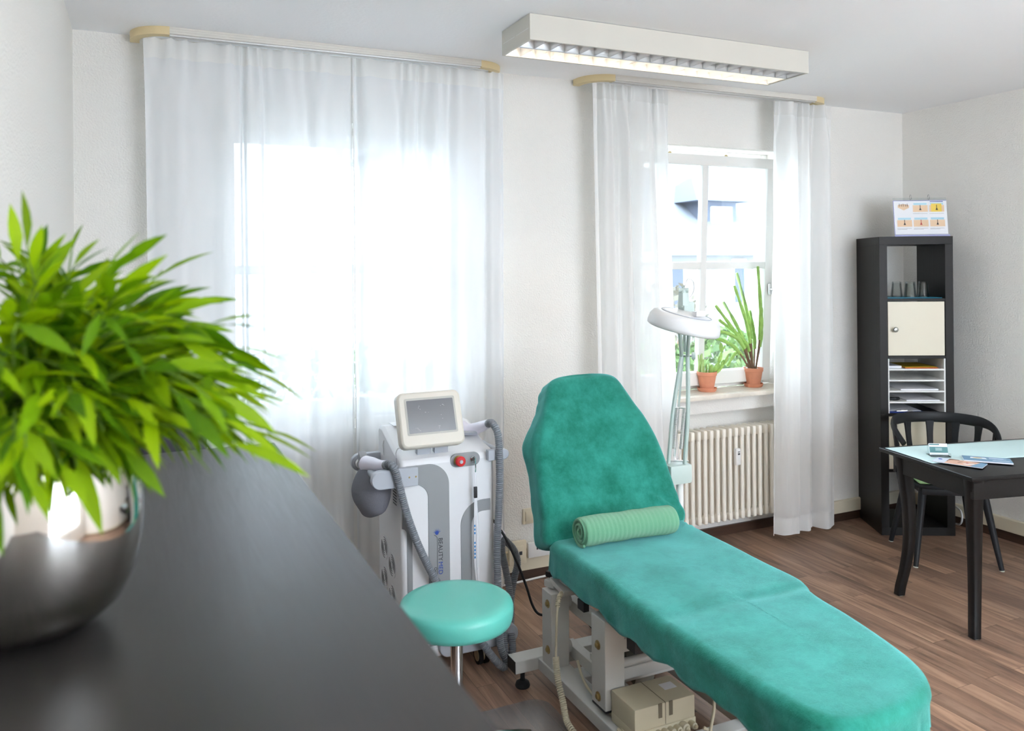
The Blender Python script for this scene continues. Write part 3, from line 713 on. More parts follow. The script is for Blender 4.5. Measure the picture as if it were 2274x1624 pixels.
M_bl = mat('brochure_blue', C(112, 150, 178), .4); M_sk = mat('brochure_skin', C(224, 180, 158), .4); M_hr = mat('brochure_hair', C(120, 72, 50), .4); M_li = mat('brochure_pale', C(206, 214, 228), .4); M_wh = mat('brochure_white', C(236, 238, 242), .4); M_go = mat('brochure_gold', C(196, 164, 110), .4)
ell = lambda cx, cy, a, b2, n=20: [(cx+a*math.cos(2*PI*k/n), cy+b2*math.sin(2*PI*k/n)) for k in range(n)]
brochure('brochure with a face on its cover beside the card holder', .125, .215, -.95,
         [([(-1, -1), (1, -1), (1, 1), (-1, 1)], M_sk), ([(-1, -1), (-.5, -1), (-.5, 1), (-1, 1)], M_li), ([(-.5, -.2), (-.1, .1), (-.1, 1), (-.5, 1)], M_hr), (ell(-.05, .1, .42, .62), M_sk), (ell(.02, .35, .10, .07), M_hr), (ell(.02, -.15, .10, .06), M_hr),
          (ell(.30, .1, .05, .16), mat('brochure_lips', C(196, 96, 96), .4)), ([(.55, -1), (1, -1), (1, 1), (.75, 1)], M_bl), ([(.20, -.5), (.24, -.55), (.62, -.1), (.58, 0)], M_wh), (ell(-.8, .3, .08, .14), M_blue)], L=.21)
brochure('pale blue brochure lying apart at the front of the table', .285, .225, -.62,
         [([(-1, -1), (1, -1), (1, 1), (-1, 1)], M_bl), ([(-.7, .0), (.0, .0), (-.05, .55), (-.65, .6)], M_wh), (ell(-.38, .28, .2, .18), M_go), ([(.2, -.5), (.9, -.5), (.9, -.42), (.2, -.42)], M_wh), ([(.1, .2), (.8, .2), (.8, .28), (.1, .28)], M_li), ([(.1, .5), (.7, .5), (.7, .56), (.1, .56)], M_li)], h=.006, L=.20)

# ------------------------------------------------------------------ chair behind the table
CA = math.atan2(-.561, .828)
cc = thing('chair', 'anthracite plastic armchair with slatted round back between table and shelf', 'chair', (4.16, 3.176, 0), CA)
seat = [(x, y) for x, y in rrect(-.215, .215, -.20, .20, .09, 8)]
q = MB(); q.prism(seat, ((0, 0, .425), (1, 0, 0), (0, 1, 0)), 0, .022); q.build('seat', M_chair, cc, local=True, bev=.006)
q = MB(); q.bx(-.17, .17, -.17, .17, .385, .425, .01); q.build('seat_frame', M_chair, cc, local=True)
def railpt(a):    # a: -1 left arm tip .. 1 right arm tip
    th = a*math.radians(112); rx, ry = .268, .235
    x = rx*math.sin(th); y = ry*math.cos(th)-.01
    k = max(0, abs(a)-.55)/.45
    z = .752-.018*abs(a)**2-.075*k**2.2
    return Vector((x, y-.03*k, z))
rg = []; N = 48
for i in range(N+1):
    a = -1+2*i/N; p = railpt(a); tng = (railpt(min(1, a+.02))-railpt(max(-1, a-.02))).normalized()
    up = Vector((0, 0, 1)); up = (up-tng*up.dot(tng)).normalized(); sd = tng.cross(up)
    hh = .034*(1-.45*max(0, abs(a)-.5)/.5); ww = .010+.003*abs(a)
    rg.append([p+up*hh*math.sin(b)*(1 if math.sin(b) > 0 else .85)+sd*ww*math.cos(b) for b in [2*PI*k/12 for k in range(12)]])
q = MB(); q.rings(rg); q.build('back_rail', M_chair, cc, local=True, smooth=60)
for a in (-.80, -.53, -.27, 0, .27, .53, .80):
    p = railpt(a); th = a*math.radians(112); b0 = Vector((.20*math.sin(th), .185*math.cos(th), .43)); wdt = .016 if abs(a) < .7 else .014
    tng = Vector((math.cos(th), -math.sin(th), 0)); nn = Vector((math.sin(th), math.cos(th), 0)); rg = []
    for k in range(9):
        v = k/8; c = b0.lerp(p-Vector((0, 0, .012)), v)+nn*.012*math.sin(PI*v); w_ = wdt*(1+.55*(abs(2*v-1))**3)
        rg.append([c+tng*w_*sx+nn*.007*sy for sx, sy in ((-1, -1), (1, -1), (1, 1), (-1, 1))])
    q = MB(); q.rings(rg); q.build('back_slat', M_chair, cc, local=True, smooth=50, bev=.002)
feet = {(-1, 1): (4.091, 3.479), (1, 1): (4.468, 3.232), (-1, -1): (3.856, 3.119), (1, -1): (4.219, 2.875)}
inv = MW[cc.name].inverted()
for (sx, sy), f in feet.items():
    fp = inv @ Vector((f[0], f[1], .004)); tp = Vector((.155*sx, .14*sy, .415))
    q = MB(); q.tube([tp, tp.lerp(fp, .5)+Vector((0, 0, 0)), fp], lambda v: .023-.010*v, n=12); l = q.build('leg', M_chair, cc, local=True)
    MB().lathe([(0, 0), (.013, 0), (.013, .004), (0, .004)], (fp.x, fp.y, 0), 14).build('felt_glide', M_felt, l, local=True)
cu = MB(); cu.box((0, -.01, .0215), (.38, .36, .040), None, .016, 4)
o = cu.build('seat_cushion', mat('lime_cushion', C(176, 220, 160), .9, bump=.2, bscale=300), smooth=60); o.location = MW[cc.name] @ Vector((0, 0, .4475)); o.rotation_euler = (0, 0, CA); tag(o, 'pale green cushion on the seat of the slatted chair', 'cushion')

# ------------------------------------------------------------------ treatment couch
CX = 1.745
couch = thing('treatment_couch', 'treatment couch with raised head part under a teal velour cover', 'treatment couch', (CX, 2.3, 0))
def padshape(outline, spine, tz, skirt, redge, wav, nrings=7):
    """rings of a fitted cover: hem, side, rounded edge, then in to the spine"""
    n = len(outline); out = []
    ctr = [Vector((spine(p)[0], spine(p)[1], 0)) for p in outline]
    O = [Vector((p[0], p[1], 0)) for p in outline]
    cen = sum((o for o in O), Vector())/n
    dirs = [((ctr[i]-O[i]).normalized() if (ctr[i]-O[i]).length > 1e-6 else Vector()) for i in range(n)]
    def ring(inset, z, hem=0.):
        return [O[i]+dirs[i]*(inset+hem*wav(i/n)[0])+Vector((0, 0, z+hem*wav(i/n)[1])) for i in range(n)]
    R_ = [ring(.05, tz-skirt+.012), ring(.014, tz-skirt+.001, .6), ring(.004, tz-skirt+.004, 1.)]
    for k in range(1, 6): R_.append(ring(.004-.004*k/6, tz-skirt+(skirt-redge)*k/6, 1-k/6))
    for k in range(0, 6):
        a = PI/2*k/5; R_.append(ring(redge*(1-math.cos(a)), tz-redge+redge*math.sin(a)))
    for k in range(1, nrings+1):
        t = k/nrings; base = R_[13] if False else ring(redge, tz)
        R_.append([base[i].lerp(Vector((ctr[i].x, ctr[i].y, tz)), t*.985) for i in range(n)])
    return R_
ol = [(2.062, 2.80), (2.054, 2.60), (2.046, 2.40), (2.05, 2.25), (2.052, 2.15), (2.040, 2.07), (2.012, 2.02), (1.996, 1.96), (1.985, 1.84), (1.952, 1.66), (1.908, 1.53), (1.84, 1.445), (1.74, 1.405), (1.62, 1.392), (1.53, 1.40), (1.468, 1.445), (1.434, 1.55), (1.418, 1.75), (1.412, 2.0), (1.412, 2.3), (1.42, 2.6), (1.432, 2.80), (1.50, 2.835), (1.745, 2.845), (1.99, 2.835)]
ol = [(p.x, p.y) for p in catmull([(x, y, 0) for x, y in ol], 9, True)]
rs = random.Random(12); wp = [(rs.randint(9, 40), rs.uniform(0, 6.28)) for _ in range(6)]
def wav(s):
    v = sum(math.sin(2*PI*f*s+p) for f, p in wp)/3; u = sum(math.sin(2*PI*f*s*1.0+p+1.3) for f, p in wp[:4])/3
    return (-.010*abs(u)-.004*v, .014*v)
seat_r = padshape(ol, lambda p: (1.74, min(max(p[1], 1.66), 2.62)), .0, .130, .034, wav, 9)
def seatmap(p):
    z = .602-.022*max(0, (2.4-p.y))/1.0
    crease = .010*math.exp(-((p.y-2.05)/.03)**2)*(1 if p.z > -.03 else 0)
    wr = .006*noise.noise(Vector((p.x*5, p.y*3.5, 0)))*(1 if p.z > -.02 else .3)
    fold = 0
    if p.z < -.04: fold = .010*noise.noise(Vector((p.x*9, p.y*9, p.z*7)))
    # gathered wrinkles running out from the hinge
    w2 = .007*math.sin((p.x+p.y*1.6)*70)*math.exp(-((p.y-2.76)/.05)**2)*math.exp(-((p.x-2.0)/.11)**2)
    return Vector((p.x+fold, p.y, z+p.z+wr-crease*.6+w2))
q = MB(); q.rings([[seatmap(p) for p in r] for r in seat_r], True, False, True)
q.build('seat_cover', M_velvet, couch, smooth=180)
TB = math.radians(25)
bo = [(.330, .0), (.326, .1), (.318, .20), (.306, .30), (.290, .38), (.262, .46), (.228, .525), (.200, .585), (.170, .640), (.13, .664), (.06, .673), (0, .674)]
bo = bo+[(-x, y) for x, y in reversed(bo[:-1])]+[(-.20, -.035), (0, -.04), (.20, -.035)]
bo = [(p.x, p.y) for p in catmull([(x, y, 0) for x, y in bo], 8, True)]
wp2 = [(rs.randint(7, 24), rs.uniform(0, 6.28)) for _ in range(5)]
def wav2(s):
    v = sum(math.sin(2*PI*f*s+p) for f, p in wp2)/3
    return (-.003*abs(v), -.003*v)
back_r = padshape(bo, lambda p: (0, min(max(p[1], .22), .46)), 0, .115, .036, wav2, 8)
bn = Vector((0, -math.cos(TB), math.sin(TB))); bu = Vector((0, math.sin(TB), math.cos(TB)))
def backmap(p):
    wr = .006*noise.noise(Vector((p.x*5+9, p.y*5, 3)))*(1 if p.z > -.02 else .4)
    w2 = .008*math.sin((p.x*1.2-p.y)*75)*math.exp(-((p.y-.06)/.07)**2)*math.exp(-((p.x-.27)/.08)**2)
    hx = p.x
    if p.z < -.03 and p.x < 0:    # loose cloth standing out at the left of the head part
        hx -= .03*math.exp(-((p.y-.40)/.075)**2)*min(1, -p.z/.10)
    hol = -.010*math.exp(-(p.x/.16)**2)*(1 if p.z > -.02 else 0)
    return Vector((CX+hx, 2.78, .60))+bu*p.y+bn*(p.z+wr+w2+hol)
q = MB(); q.rings([[backmap(p) for p in r] for r in back_r], True, False, True)
q.build('backrest_cover', M_velvet, couch, smooth=180)
# padding boards under the cloth
MB().bx(1.50, 1.86, 1.62, 2.76, .50, .53).build('seat_board', M_bench, couch, smooth=0)
bb = MB(); bb.box(Vector((CX, 2.78, .60))+bu*.27-bn*.080, (.34, .03, .40), Matrix.Rotation(-TB, 3, 'X')); bb.build('back_board', M_bench, couch, smooth=0)
# base frame
f = MB()
f.bx(1.312, 2.17, 2.87, 2.945, .072, .122, .004)                      # rear foot beam
f.bx(1.412, 1.502, 1.50, 2.90, .072, .118, .004); f.bx(1.86, 1.95, 1.50, 2.90, .072, .118, .004)
f.bx(1.45, 1.9, 2.66, 2.74, .074, .116, .004); f.bx(1.45, 1.9, 2.16, 2.22, .074, .1, .004); f.bx(1.45, 1.9, 1.50, 1.56, .072, .116, .004)
f.build('base_frame', M_bench, couch, smooth=0)
for (x, y) in ((1.36, 2.908), (2.12, 2.908), (1.437, 1.53), (1.905, 1.53)):
    MB().lathe([(0, 0), (.028, 0), (.030, .006), (.026, .018), (.012, .026), (.009, .034), (.009, .074), (0, .074)], (x, y, 0), 24).build('foot', M_rubber, couch)
MB().bx(1.311, 1.3135, 2.871, 2.944, .073, .121).build('end_cap', M_dark, couch, smooth=0)
for x in (1.418, 1.87):
    MB().bx(x, x+.078, 2.765, 2.845, .11, .405, .003).build('rear_post', M_bench, couch, smooth=0)
    fc_ = MB().bx(x, x+.078, 2.368, 2.46, .150, .456, .003).build('front_post', M_bench, couch, smooth=0)
    MB().bx(x+.001, x+.077, 2.369, 2.459, .142, .1495).build('end_cap', M_dark, fc_, smooth=0)
    for z in (.360, .182):
        MB().bx(x+.092, x+.13, 2.40, 2.83, z-.040, z+.006, .003).build('link_arm', M_bench, couch, smooth=0)
        MB().cyl((x+.076, 2.795, z), (x+.094, 2.795, z), .026).build('pivot', M_bench, couch); MB().cyl((x+.076, 2.42, z), (x+.094, 2.42, z), .022).build('pivot', M_bench, couch)
        for yy in (2.795, 2.415):
            MB().lathe([(0, 0), (.016, 0), (.016, .002), (.009, .003), (.009, .008), (.006, .010), (0, .010)], (x, yy, z), 16, axis=(-1, 0, 0)).build('bolt', M_steel, couch)
MB().bx(1.52, 1.84, 2.60, 2.65, .172, .212, .003).build('cross_brace', M_bench, couch, smooth=0)
MB().bx(1.49, 1.90, 2.47, 2.53, .172, .212, .003).build('cross_brace', M_bench, couch, smooth=0)
# upper frame carrying the pads
u = MB(); u.bx(1.475, 1.515, 1.55, 2.76, .455, .487, .003); u.bx(1.915, 1.955, 1.55, 2.76, .455, .487, .003); u.bx(1.45, 1.98, 2.30, 2.40, .455, .485); u.bx(1.45, 1.98, 2.70, 2.76, .455, .485)
u.build('upper_frame', M_bench, couch, smooth=0)
MB().bx(1.428, 1.45, 2.53, 2.575, .425, .46).build('black_stop', M_dark, couch, smooth=0); MB().bx(1.43, 1.46, 2.20, 2.25, .415, .455).build('black_stop', M_dark, couch, smooth=0)
# lifting motor
a_ = MB(); a_.box((1.66, 2.50, .29), (.085, .10, .30), Matrix.Rotation(.30, 3, 'X'), .006); a_.cyl((1.66, 2.44, .42), (1.66, 2.38, .47), .018); a_.bx(1.61, 1.70, 2.55, 2.68, .17, .25, .006); a_.build('lift_motor', mat('grey_motor', C(128, 124, 112), .5), couch)
al = MB(); al.cyl((1.50, 2.43, .268), (1.90, 2.43, .268), .015, n=16); al.bx(1.50, 1.90, 2.412, 2.448, .215, .257, .006); al.build('cross_bar', M_bench, couch)
# control box with its row of plugs
cb = MB(); cb.bx(1.436, 1.675, 2.215, 2.362, .150, .226, .006); cb.bx(1.436, 1.675, 2.210, 2.362, .120, .154, .004)
bx_ = cb.build('control_box', M_beige, couch)
g_ = MB(); g_.bx(1.555, 1.557, 2.2145, 2.3625, .155, .2267); 
for x in (1.535, 1.577): g_.bx(x-.007, x+.007, 2.2135, 2.217, .18, .2263)
g_.build('groove', mat('brown_shadow_gap', C(110, 100, 82), .6), bx_, smooth=0)
MB().bx(1.60, 1.65, 2.28, 2.32, .2261, .2267).build('type_label', M_paper, bx_, smooth=0)
MB().lathe([(0, 0), (.004, 0), (.004, .002), (0, .003)], (1.447, 2.210, .138), 10, axis=(0, -1, 0)).build('status_light', mat('green_led', C(120, 190, 40), .4, emit=C(120, 220, 40), estr=1.), bx_)
for k, x in enumerate((1.474, 1.496, 1.520, 1.544, 1.568, 1.592, 1.618, 1.652)):
    rr_ = .017 if k in (0, 6) else .012
    p_ = MB(); p_.lathe([(0, 0), (rr_, 0), (rr_, .014), (rr_*.9, .022), (rr_*.55, .024), (rr_*.55, .03), (0, .03)], (x, 2.210, .136), 18, axis=(.1, -.9, .05)); pl_ = p_.build('plug', M_beige, couch)
    if k in (0, 2, 3, 4, 6):
        d = Vector((.1+.05*k, -1, -.2)).normalized(); s_ = Vector((x, 2.183, .136))
        MB().tube([s_, s_+d*.03, s_+Vector((.02+.01*k, -.07, -.045)), s_+Vector((.05, -.11, -.13))], lambda v: .007-.003*min(1, v*2), n=8).build('plug_cable', M_beige, pl_)
MB().tube([(1.66, 2.15, .15), (1.70, 2.12, .12), (1.69, 2.08, .07), (1.62, 2.06, .035), (1.52, 2.10, .03), (1.44, 2.16, .10), (1.425, 2.30, .125)], .006, n=8).build('motor_cable', M_beige, couch)
MB().tube([(1.69, 2.24, .34), (1.70, 2.15, .25), (1.655, 2.11, .16), (1.60, 2.09, .05)], .005, n=8).build('motor_cable', M_beige, couch)
MB().tube([(1.45, 2.62, .21), (1.455, 2.56, .14), (1.45, 2.36, .125), (1.425, 2.24, .125), (1.425, 2.16, .12), (1.50, 2.08, .05)], .005, n=8).build('motor_cable', M_beige, couch)
MB().tube([(1.47, 2.42, .30), (1.44, 2.44, .19), (1.452, 2.36, .13), (1.46, 2.25, .123)], .005, n=8).build('motor_cable', M_beige, couch)
# hand control with its coiled lead, hung at the head end of the frame
hc = thing('hand_control', 'grey hand control with coiled lead hung under the couch head end', 'hand control', (1.42, 2.76, .42))
q = MB(); q.box((1.478, 2.765, .432), (.075, .12, .022), Matrix.Rotation(.15, 3, 'X'), .006); q.box((1.452, 2.825, .425), (.04, .05, .028), Matrix.Rotation(.4, 3, 'Z'), .006); q.build('handset', M_bench, hc)
MB().box((1.475, 2.85, .452), (.06, .045, .024), Matrix.Rotation(.5, 3, 'Z'), .006).build('hook', M_dark, hc)
MB().tube([(1.44, 2.72, .425), (1.40, 2.67, .418), (1.384, 2.655, .36), (1.386, 2.665, .28), (1.384, 2.665, .215)], .0045, n=8).build('lead', M_beige, hc)
MB().coil([(1.44, 2.72, .425), (1.41, 2.685, .425), (1.391, 2.662, .405)], .007, .0025, 9).build('strain_relief', M_beige, hc)
MB().coil([(1.384, 2.665, .215), (1.380, 2.645, .15), (1.378, 2.60, .08), (1.375, 2.56, .025), (1.37, 2.44, .012)], .0095, .0036, 44).build('coiled_lead', M_beige, hc)
# rolled towel
tw = thing('rolled_towel', 'rolled light green towel lying on the couch seat', 'towel', (1.70, 2.655, .665))
q = MB(); ax0, ax1 = Vector((1.497, 2.672, .664)), Vector((1.897, 2.650, .666)); rg = []
NL = 84
for i in range(NL+1):
    v = i/NL; c = ax0.lerp(ax1, v); r0 = .0575*(1-.05*math.sin(PI*v*1.0))*(1-.06*(abs(2*v-1)**8))
    rib = (-.0022 if i % 4 == 0 else 0)
    rg.append([c+Vector((0, math.cos(a)*(r0+rib)*(1.05), math.sin(a)*(r0+rib)*(.97)-.0))+Vector((0, 0, .0035*noise.noise(Vector((v*6, a, 1))))) for a in [2*PI*k/32 for k in range(32)]])
q.rings(rg); q.build('towel_roll', M_towel, tw, smooth=60)
q = MB(); sp = []
for k in range(70):
    v = k/69; a = -2.2+v*2*PI*2.6; r0 = .055*(1-v*.85); sp.append(ax0+Vector((-.002, math.cos(a)*r0, math.sin(a)*r0)))
q.tube(sp, lambda v: .0055, n=6, smooth=False); q.build('spiral_end', M_towel, tw, label='spiral end showing the rolled layers')

# ------------------------------------------------------------------ stool
st = thing('stool', 'round turquoise stool on a chrome column beside the machine', 'stool', (.93, 2.50, 0))
q = MB(); q.lathe([(0, 0), (.170, 0), (.182, .006), (.187, .020), (.189, .040), (.1885, .056), (.184, .068), (.174, .0745), (.15, .077), (.08, .078), (0, .0785)], (.93, 2.50, .497), 64); q.build('seat', M_teal_leather, st, smooth=80)
MB().cyl((.93, 2.5, .10), (.93, 2.5, .22), .024).cyl((.93, 2.5, .22), (.93, 2.5, .30), .0205).cyl((.93, 2.5, .30), (.93, 2.5, .49), .0205).build('column', M_chrome, st)
MB().lathe([(0, .49), (.11, .49), (.11, .4965), (0, .4965)], (.93, 2.5, 0), 32).build('seat_plate', M_dark, st)
MB().tube([(.96, 2.49, .485), (1.02, 2.46, .482), (1.06, 2.44, .478)], .005, n=8).build('lever', M_chrome, st)
for k in range(5):
    a = 2*PI*k/5-.06; d = Vector((math.cos(a), math.sin(a), 0)); c = Vector((.93, 2.5, 0))
    MB().tube([c+Vector((0, 0, .115)), c+d*.14+Vector((0, 0, .095)), c+d*.26+Vector((0, 0, .075))], lambda v: .020-.007*v, n=10).build('foot_arm', M_chrome, st)
    w_ = MB(); s_ = Vector((-d.y, d.x, 0)); e = c+d*.26+Vector((0, 0, .0285))
    w_.cyl(e-s_*.018, e-s_*.004, .025).cyl(e+s_*.004, e+s_*.018, .025).cyl(e+Vector((0, 0, .02)), e+Vector((0, 0, .05)), .007); w_.build('caster', M_dark, st)

# transparent chair mat
q = MB(); q.prism(rrect(.42, 1.398, 1.6, 2.803, .07), ((0, 0, 0), (1, 0, 0), (0, 1, 0)), .0004, .0030)
m_mat = pane_mat('clear_floor_mat', (.96, .965, .97, 1), .45)
nt = m_mat.node_tree
for n_ in nt.nodes:
    if n_.type == 'BSDF_GLOSSY': n_.inputs['Roughness'].default_value = .25
df_ = nt.nodes.new('ShaderNodeBsdfDiffuse'); df_.inputs['Color'].default_value = (.7, .72, .75, 1); mx_ = nt.nodes.new('ShaderNodeMixShader'); mx_.inputs[0].default_value = .06; om_ = nt.nodes['Material Output']
nt.links.new(om_.inputs['Surface'].links[0].from_socket, mx_.inputs[1]); nt.links.new(df_.outputs[0], mx_.inputs[2]); nt.links.new(mx_.outputs[0], om_.inputs['Surface'])
o = q.build('floor_mat', m_mat, smooth=0); tag(o, 'clear plastic floor protection mat under the stool and couch', 'floor mat')

# ------------------------------------------------------------------ cosmetic machine
mc = thing('laser_machine', 'white and grey wheeled beauty machine with a tilted screen before the sheer curtain', 'beauty machine', (1.135, 3.3, 0))
X0, X1, Y0, Y1 = .932, 1.338, 3.125, 3.475
b = MB()
b.prism([(Y0, .10), (Y0, .885), (Y0+.02, .905), (Y0+.10, .918), (Y1-.07, .985), (Y1-.02, .985), (Y1, .965), (Y1, .10)], ((X0, 0, 0), (0, 1, 0), (0, 0, 1)), 0, X1-X0)
b.build('body', M_plast, mc, smooth=40, bev=.018)
MB().bx(X0+.05, X1-.05, Y1-.085, Y1-.0, .9855, .9875, .001).build('top_lid', M_plast, mc)
FRM = ((0, Y0, 0), (1, 0, 0), (0, 0, 1))     # front face: normal is -Y
def band(pts, name='grey_band'):
    q = MB(); q.prism(pts, FRM, -.006, .0035); return q.build(name, M_grey, mc, smooth=0, bev=.001)
def arc(cx, cz, r, a0, a1, n=14): return [(cx+r*math.cos(math.radians(a0+(a1-a0)*k/n)), cz+r*math.sin(math.radians(a0+(a1-a0)*k/n))) for k in range(n+1)]
zb0 = .13
band([(X0+.02, .872)]+arc(1.045, .782, .090, 90, 0)+[(1.137, zb0), (1.045, zb0)]+arc(.985, .735, .060, 0, 90)+[(X0+.02, .795)])
band([(X1-.02, .700)]+[(1.285, .700)]+arc(1.285, .600, .100, 90, 180)+[(1.187, zb0), (1.234, zb0)]+arc(1.285, .600, .052, 180, 90)+[(X1-.02, .652)])
band([(X0+.004, .70)]+arc(.94, .62, .036, 70, 0)+[(.977, zb0), (.955, zb0)]+arc(.93, .60, .024, 0, 80))
# fan grilles on the left flank
for k, (yy, zz) in enumerate(((3.375, .475), (3.26, .435), (3.375, .345), (3.26, .305), (3.375, .215), (3.26, .175))):
    q = MB(); q.lathe([(0, 0), (.052, 0), (.052, .002), (0, .002)], (X0, yy, zz), 28, axis=(-1, 0, 0)); gr = q.build('fan_grille', M_plast, mc)
    q = MB()
    for s in (0, 1):
        for j, rr_ in enumerate((.015, .024, .033, .043)):
            a0 = math.radians(100+180*s); pts = [Vector((X0-.0022, yy+math.cos(a0+a)*rr_, zz+math.sin(a0+a)*rr_)) for a in [math.radians(130)*t_/10-.35 for t_ in range(11)]]
            q.tube(pts, .0013, n=5, smooth=False)
    q.build('vent_slot', M_ink, gr)
sl_ = MB()
for k in range(6): sl_.bx(X0-.001, X0+.002, 3.19, 3.24, .70+.012*k, .705+.012*k)
sl_.build('vent_slots', M_dark, mc, smooth=0)
# emergency stop panel
q = MB(); q.prism(rrect(1.142, 1.272, .846, .902, .0275, 8), FRM, -.004, .0030); cp = q.build('switch_panel', M_grey, mc, smooth=0)
YY = Y0-.003
q = MB(); q.lathe([(0, 0), (.020, 0), (.020, .010), (0, .010)], (1.178, YY, .874), 28, axis=(0, -1, 0)); q.build('yellow_collar', mat('yellow_plastic', C(206, 168, 36), .4), cp)
q = MB(); q.lathe([(0, .010), (.014, .010), (.021, .014), (.021, .026), (.017, .030), (0, .031)], (1.178, YY, .874), 28, axis=(0, -1, 0)); es = q.build('stop_button', mat('red_plastic', C(196, 30, 34), .35), cp)
q = MB(); q.lathe([(0, .031), (.008, .031), (.007, .034), (0, .034)], (1.178, YY, .874), 16, axis=(0, -1, 0)); q.build('button_centre', M_lgrey, es)
q = MB(); q.lathe([(0, 0), (.011, 0), (.011, .006), (.008, .009), (0, .009)], (1.240, YY, .875), 20, axis=(0, -1, 0)); q.build('key_switch', M_chrome, cp)
MB().bx(1.2385, 1.2415, YY-.032, YY-.008, .860, .884).build('key', M_chrome, cp, smooth=0)
# handles (left and right): two arms joined by a bar
for sx, xa, xb in ((-1, .805, 1.0), (1, 1.30, 1.395)):
    hz = .835 if sx < 0 else .885
    for yy in (Y0-.014, Y1-.03):
        q = MB(); r_ = .037 if sx < 0 else .022; xe = xa if sx < 0 else xb; xi = xb-.005 if sx < 0 else xa
        pts = (arc(xe+r_, hz, r_, 270, 90) if sx < 0 else arc(xe-r_, hz, r_, 90, -90)[::1])
        pts = pts+([(xi, hz+r_), (xi, hz-r_)] if sx < 0 else [(xi, hz-r_), (xi, hz+r_)])
        q.prism(pts, ((0, yy, 0), (1, 0, 0), (0, 0, 1)), -.014, .016); q.build('handle_arm', M_lgrey, mc, smooth=40, bev=.003)
    xr = xa+.037 if sx < 0 else xb-.024
    MB().cyl((xr, Y0, hz), (xr, Y1-.04, hz), .018 if sx < 0 else .014).build('handle_bar', M_lgrey, mc)
    if sx < 0:
        MB().cyl((xr, Y1-.075, hz), (xr, Y1-.05, hz), .0225).build('bar_collar', M_white, mc)
for yy in (Y0+.055, Y1-.10):
    MB().tube([(X0+.003, yy, .862), (X0-.004, yy, .91), (X0+.002, yy-.006, .935), (X0+.014, yy-.012, .938), (X0+.018, yy-.014, .928)], .0022, n=6).build('wire_hook', M_chrome, mc)
for x in (.958, .985):
    MB().lathe([(0, 0), (.004, 0), (.003, .002), (0, .002)], (x, Y0-.030, .835), 10, axis=(0, -1, 0)).build('screw', M_steel, mc)
# monitor, leaning back
tl = math.radians(20); mo = Vector((1.062, 3.125, 1.062)); rotm = Matrix.Rotation(-tl, 3, 'X') @ Matrix.Rotation(.0, 3, 'Z')
ux = Vector((1, 0, 0)); uz = rotm @ Vector((0, 0, 1)); un = rotm @ Vector((0, -1, 0))
q = MB(); q.prism(rrect(-.136, .136, -.118, .108, .028, 6), (mo, ux, uz), -.055, .0); q.prism(rrect(-.126, .126, -.104, .098, .026, 6), (mo-un*.055, ux, uz), -.03, 0)
mo_ = q.build('monitor', mat('monitor_plastic', C(214, 208, 196), .4), mc, smooth=50, bev=.010)
q = MB(); q.prism(rrect(-.107, .108, -.068, .082, .006, 3), (mo, ux, uz), .0002, .0012); q.build('screen_bezel', mat('bezel_grey', C(176, 174, 166), .4), mo_, smooth=0)
q = MB(); q.prism(rrect(-.099, .100, -.060, .073, .003, 2), (mo, ux, uz), .0012, .0016); q.build('screen', mat('switched_off_screen', C(112, 114, 118), .12, spec=.6), mo_, smooth=0)
q = MB()
for k in range(26):
    cx_, cz_ = R.choice(((-.05, .045), (-.02, .02), (.055, .045), (-.06, -.045), (.03, -.04), (.04, .0))); a = R.uniform(0, 6.28); d_ = R.uniform(0, .012)
    q.prism(ell(cx_+d_*math.cos(a), cz_+d_*math.sin(a), R.uniform(.0006, .0016), R.uniform(.0006, .0016), 7), (mo, ux, uz), .0016, .0018)
q.build('smudges', mat('dried_drops', C(186, 186, 184), .7), mo_, smooth=0)
for x in (1.04, 1.115): MB().bx(x-.03, x+.03, Y0+.03, Y0+.06, .905, .945, .004).build('monitor_bracket', M_lgrey, mc)
# lettering on the grey band, reading downwards
RT = Matrix(((0, 1, 0), (0, 0, -1), (-1, 0, 0)))   # text x -> down, text y -> +x, normal -> -y
text('BEAUTY', .026, M_ink, mc, Vector((1.0865, Y0-.0042, .567)), RT); text('MED', .026, M_blue, mc, Vector((1.0865, Y0-.0042, .4695)), RT)
text('One', .016, M_ink, mc, Vector((1.068, Y0-.0042, .450)), RT)
q = MB()
for k in range(7):
    a = math.radians(20+k*24); r1, r2 = .006, .019
    q.prism([(1.080+r1*math.cos(a-.25), .588+r1*math.sin(a-.25)), (1.080+r2*math.cos(a), .588+r2*math.sin(a)), (1.080+r1*math.cos(a+.25), .588+r1*math.sin(a+.25))], FRM, .0036, .0044)
q.prism(ell(1.080, .588, .0075, .0075, 14), FRM, .0036, .0042)
q.build('leaf_emblem', M_blue, mc, smooth=0)
MB().tube([(1.068, Y0-.004, .582), (1.079, Y0-.004, .572), (1.0815, Y0-.004, .55), (1.0815, Y0-.004, .42)], .0009, n=5).build('underline', M_ink, mc)
# lower skirt, bumper and casters
MB().bx(X0-.01, X1+.04, Y0-.01, Y1+.01, .085, .125, .012).build('base_skirt', M_plast, mc)
q = MB(); q.prism(rrect(1.08, 1.43, .085, .165, .038, 8), ((0, Y0-.03, 0), (1, 0, 0), (0, 0, 1)), -.03, .0); q.build('foot_bumper', M_lgrey, mc, smooth=40, bev=.004)
for x, y in ((1.285, Y0+.03), (.985, Y0+.03), (1.285, Y1-.04), (.985, Y1-.04)):
    w_ = MB(); w_.cyl((x-.022, y, .0405), (x-.006, y, .0405), .040, n=24).cyl((x+.006, y, .0405), (x+.022, y, .0405), .040, n=24); ca_ = w_.build('caster', M_rubber, mc)
    MB().cyl((x-.0235, y, .0405), (x+.0235, y, .0405), .027).bx(x-.012, x+.012, y-.02, y+.02, .05, .088, .003).build('caster_hub', M_beige, ca_)
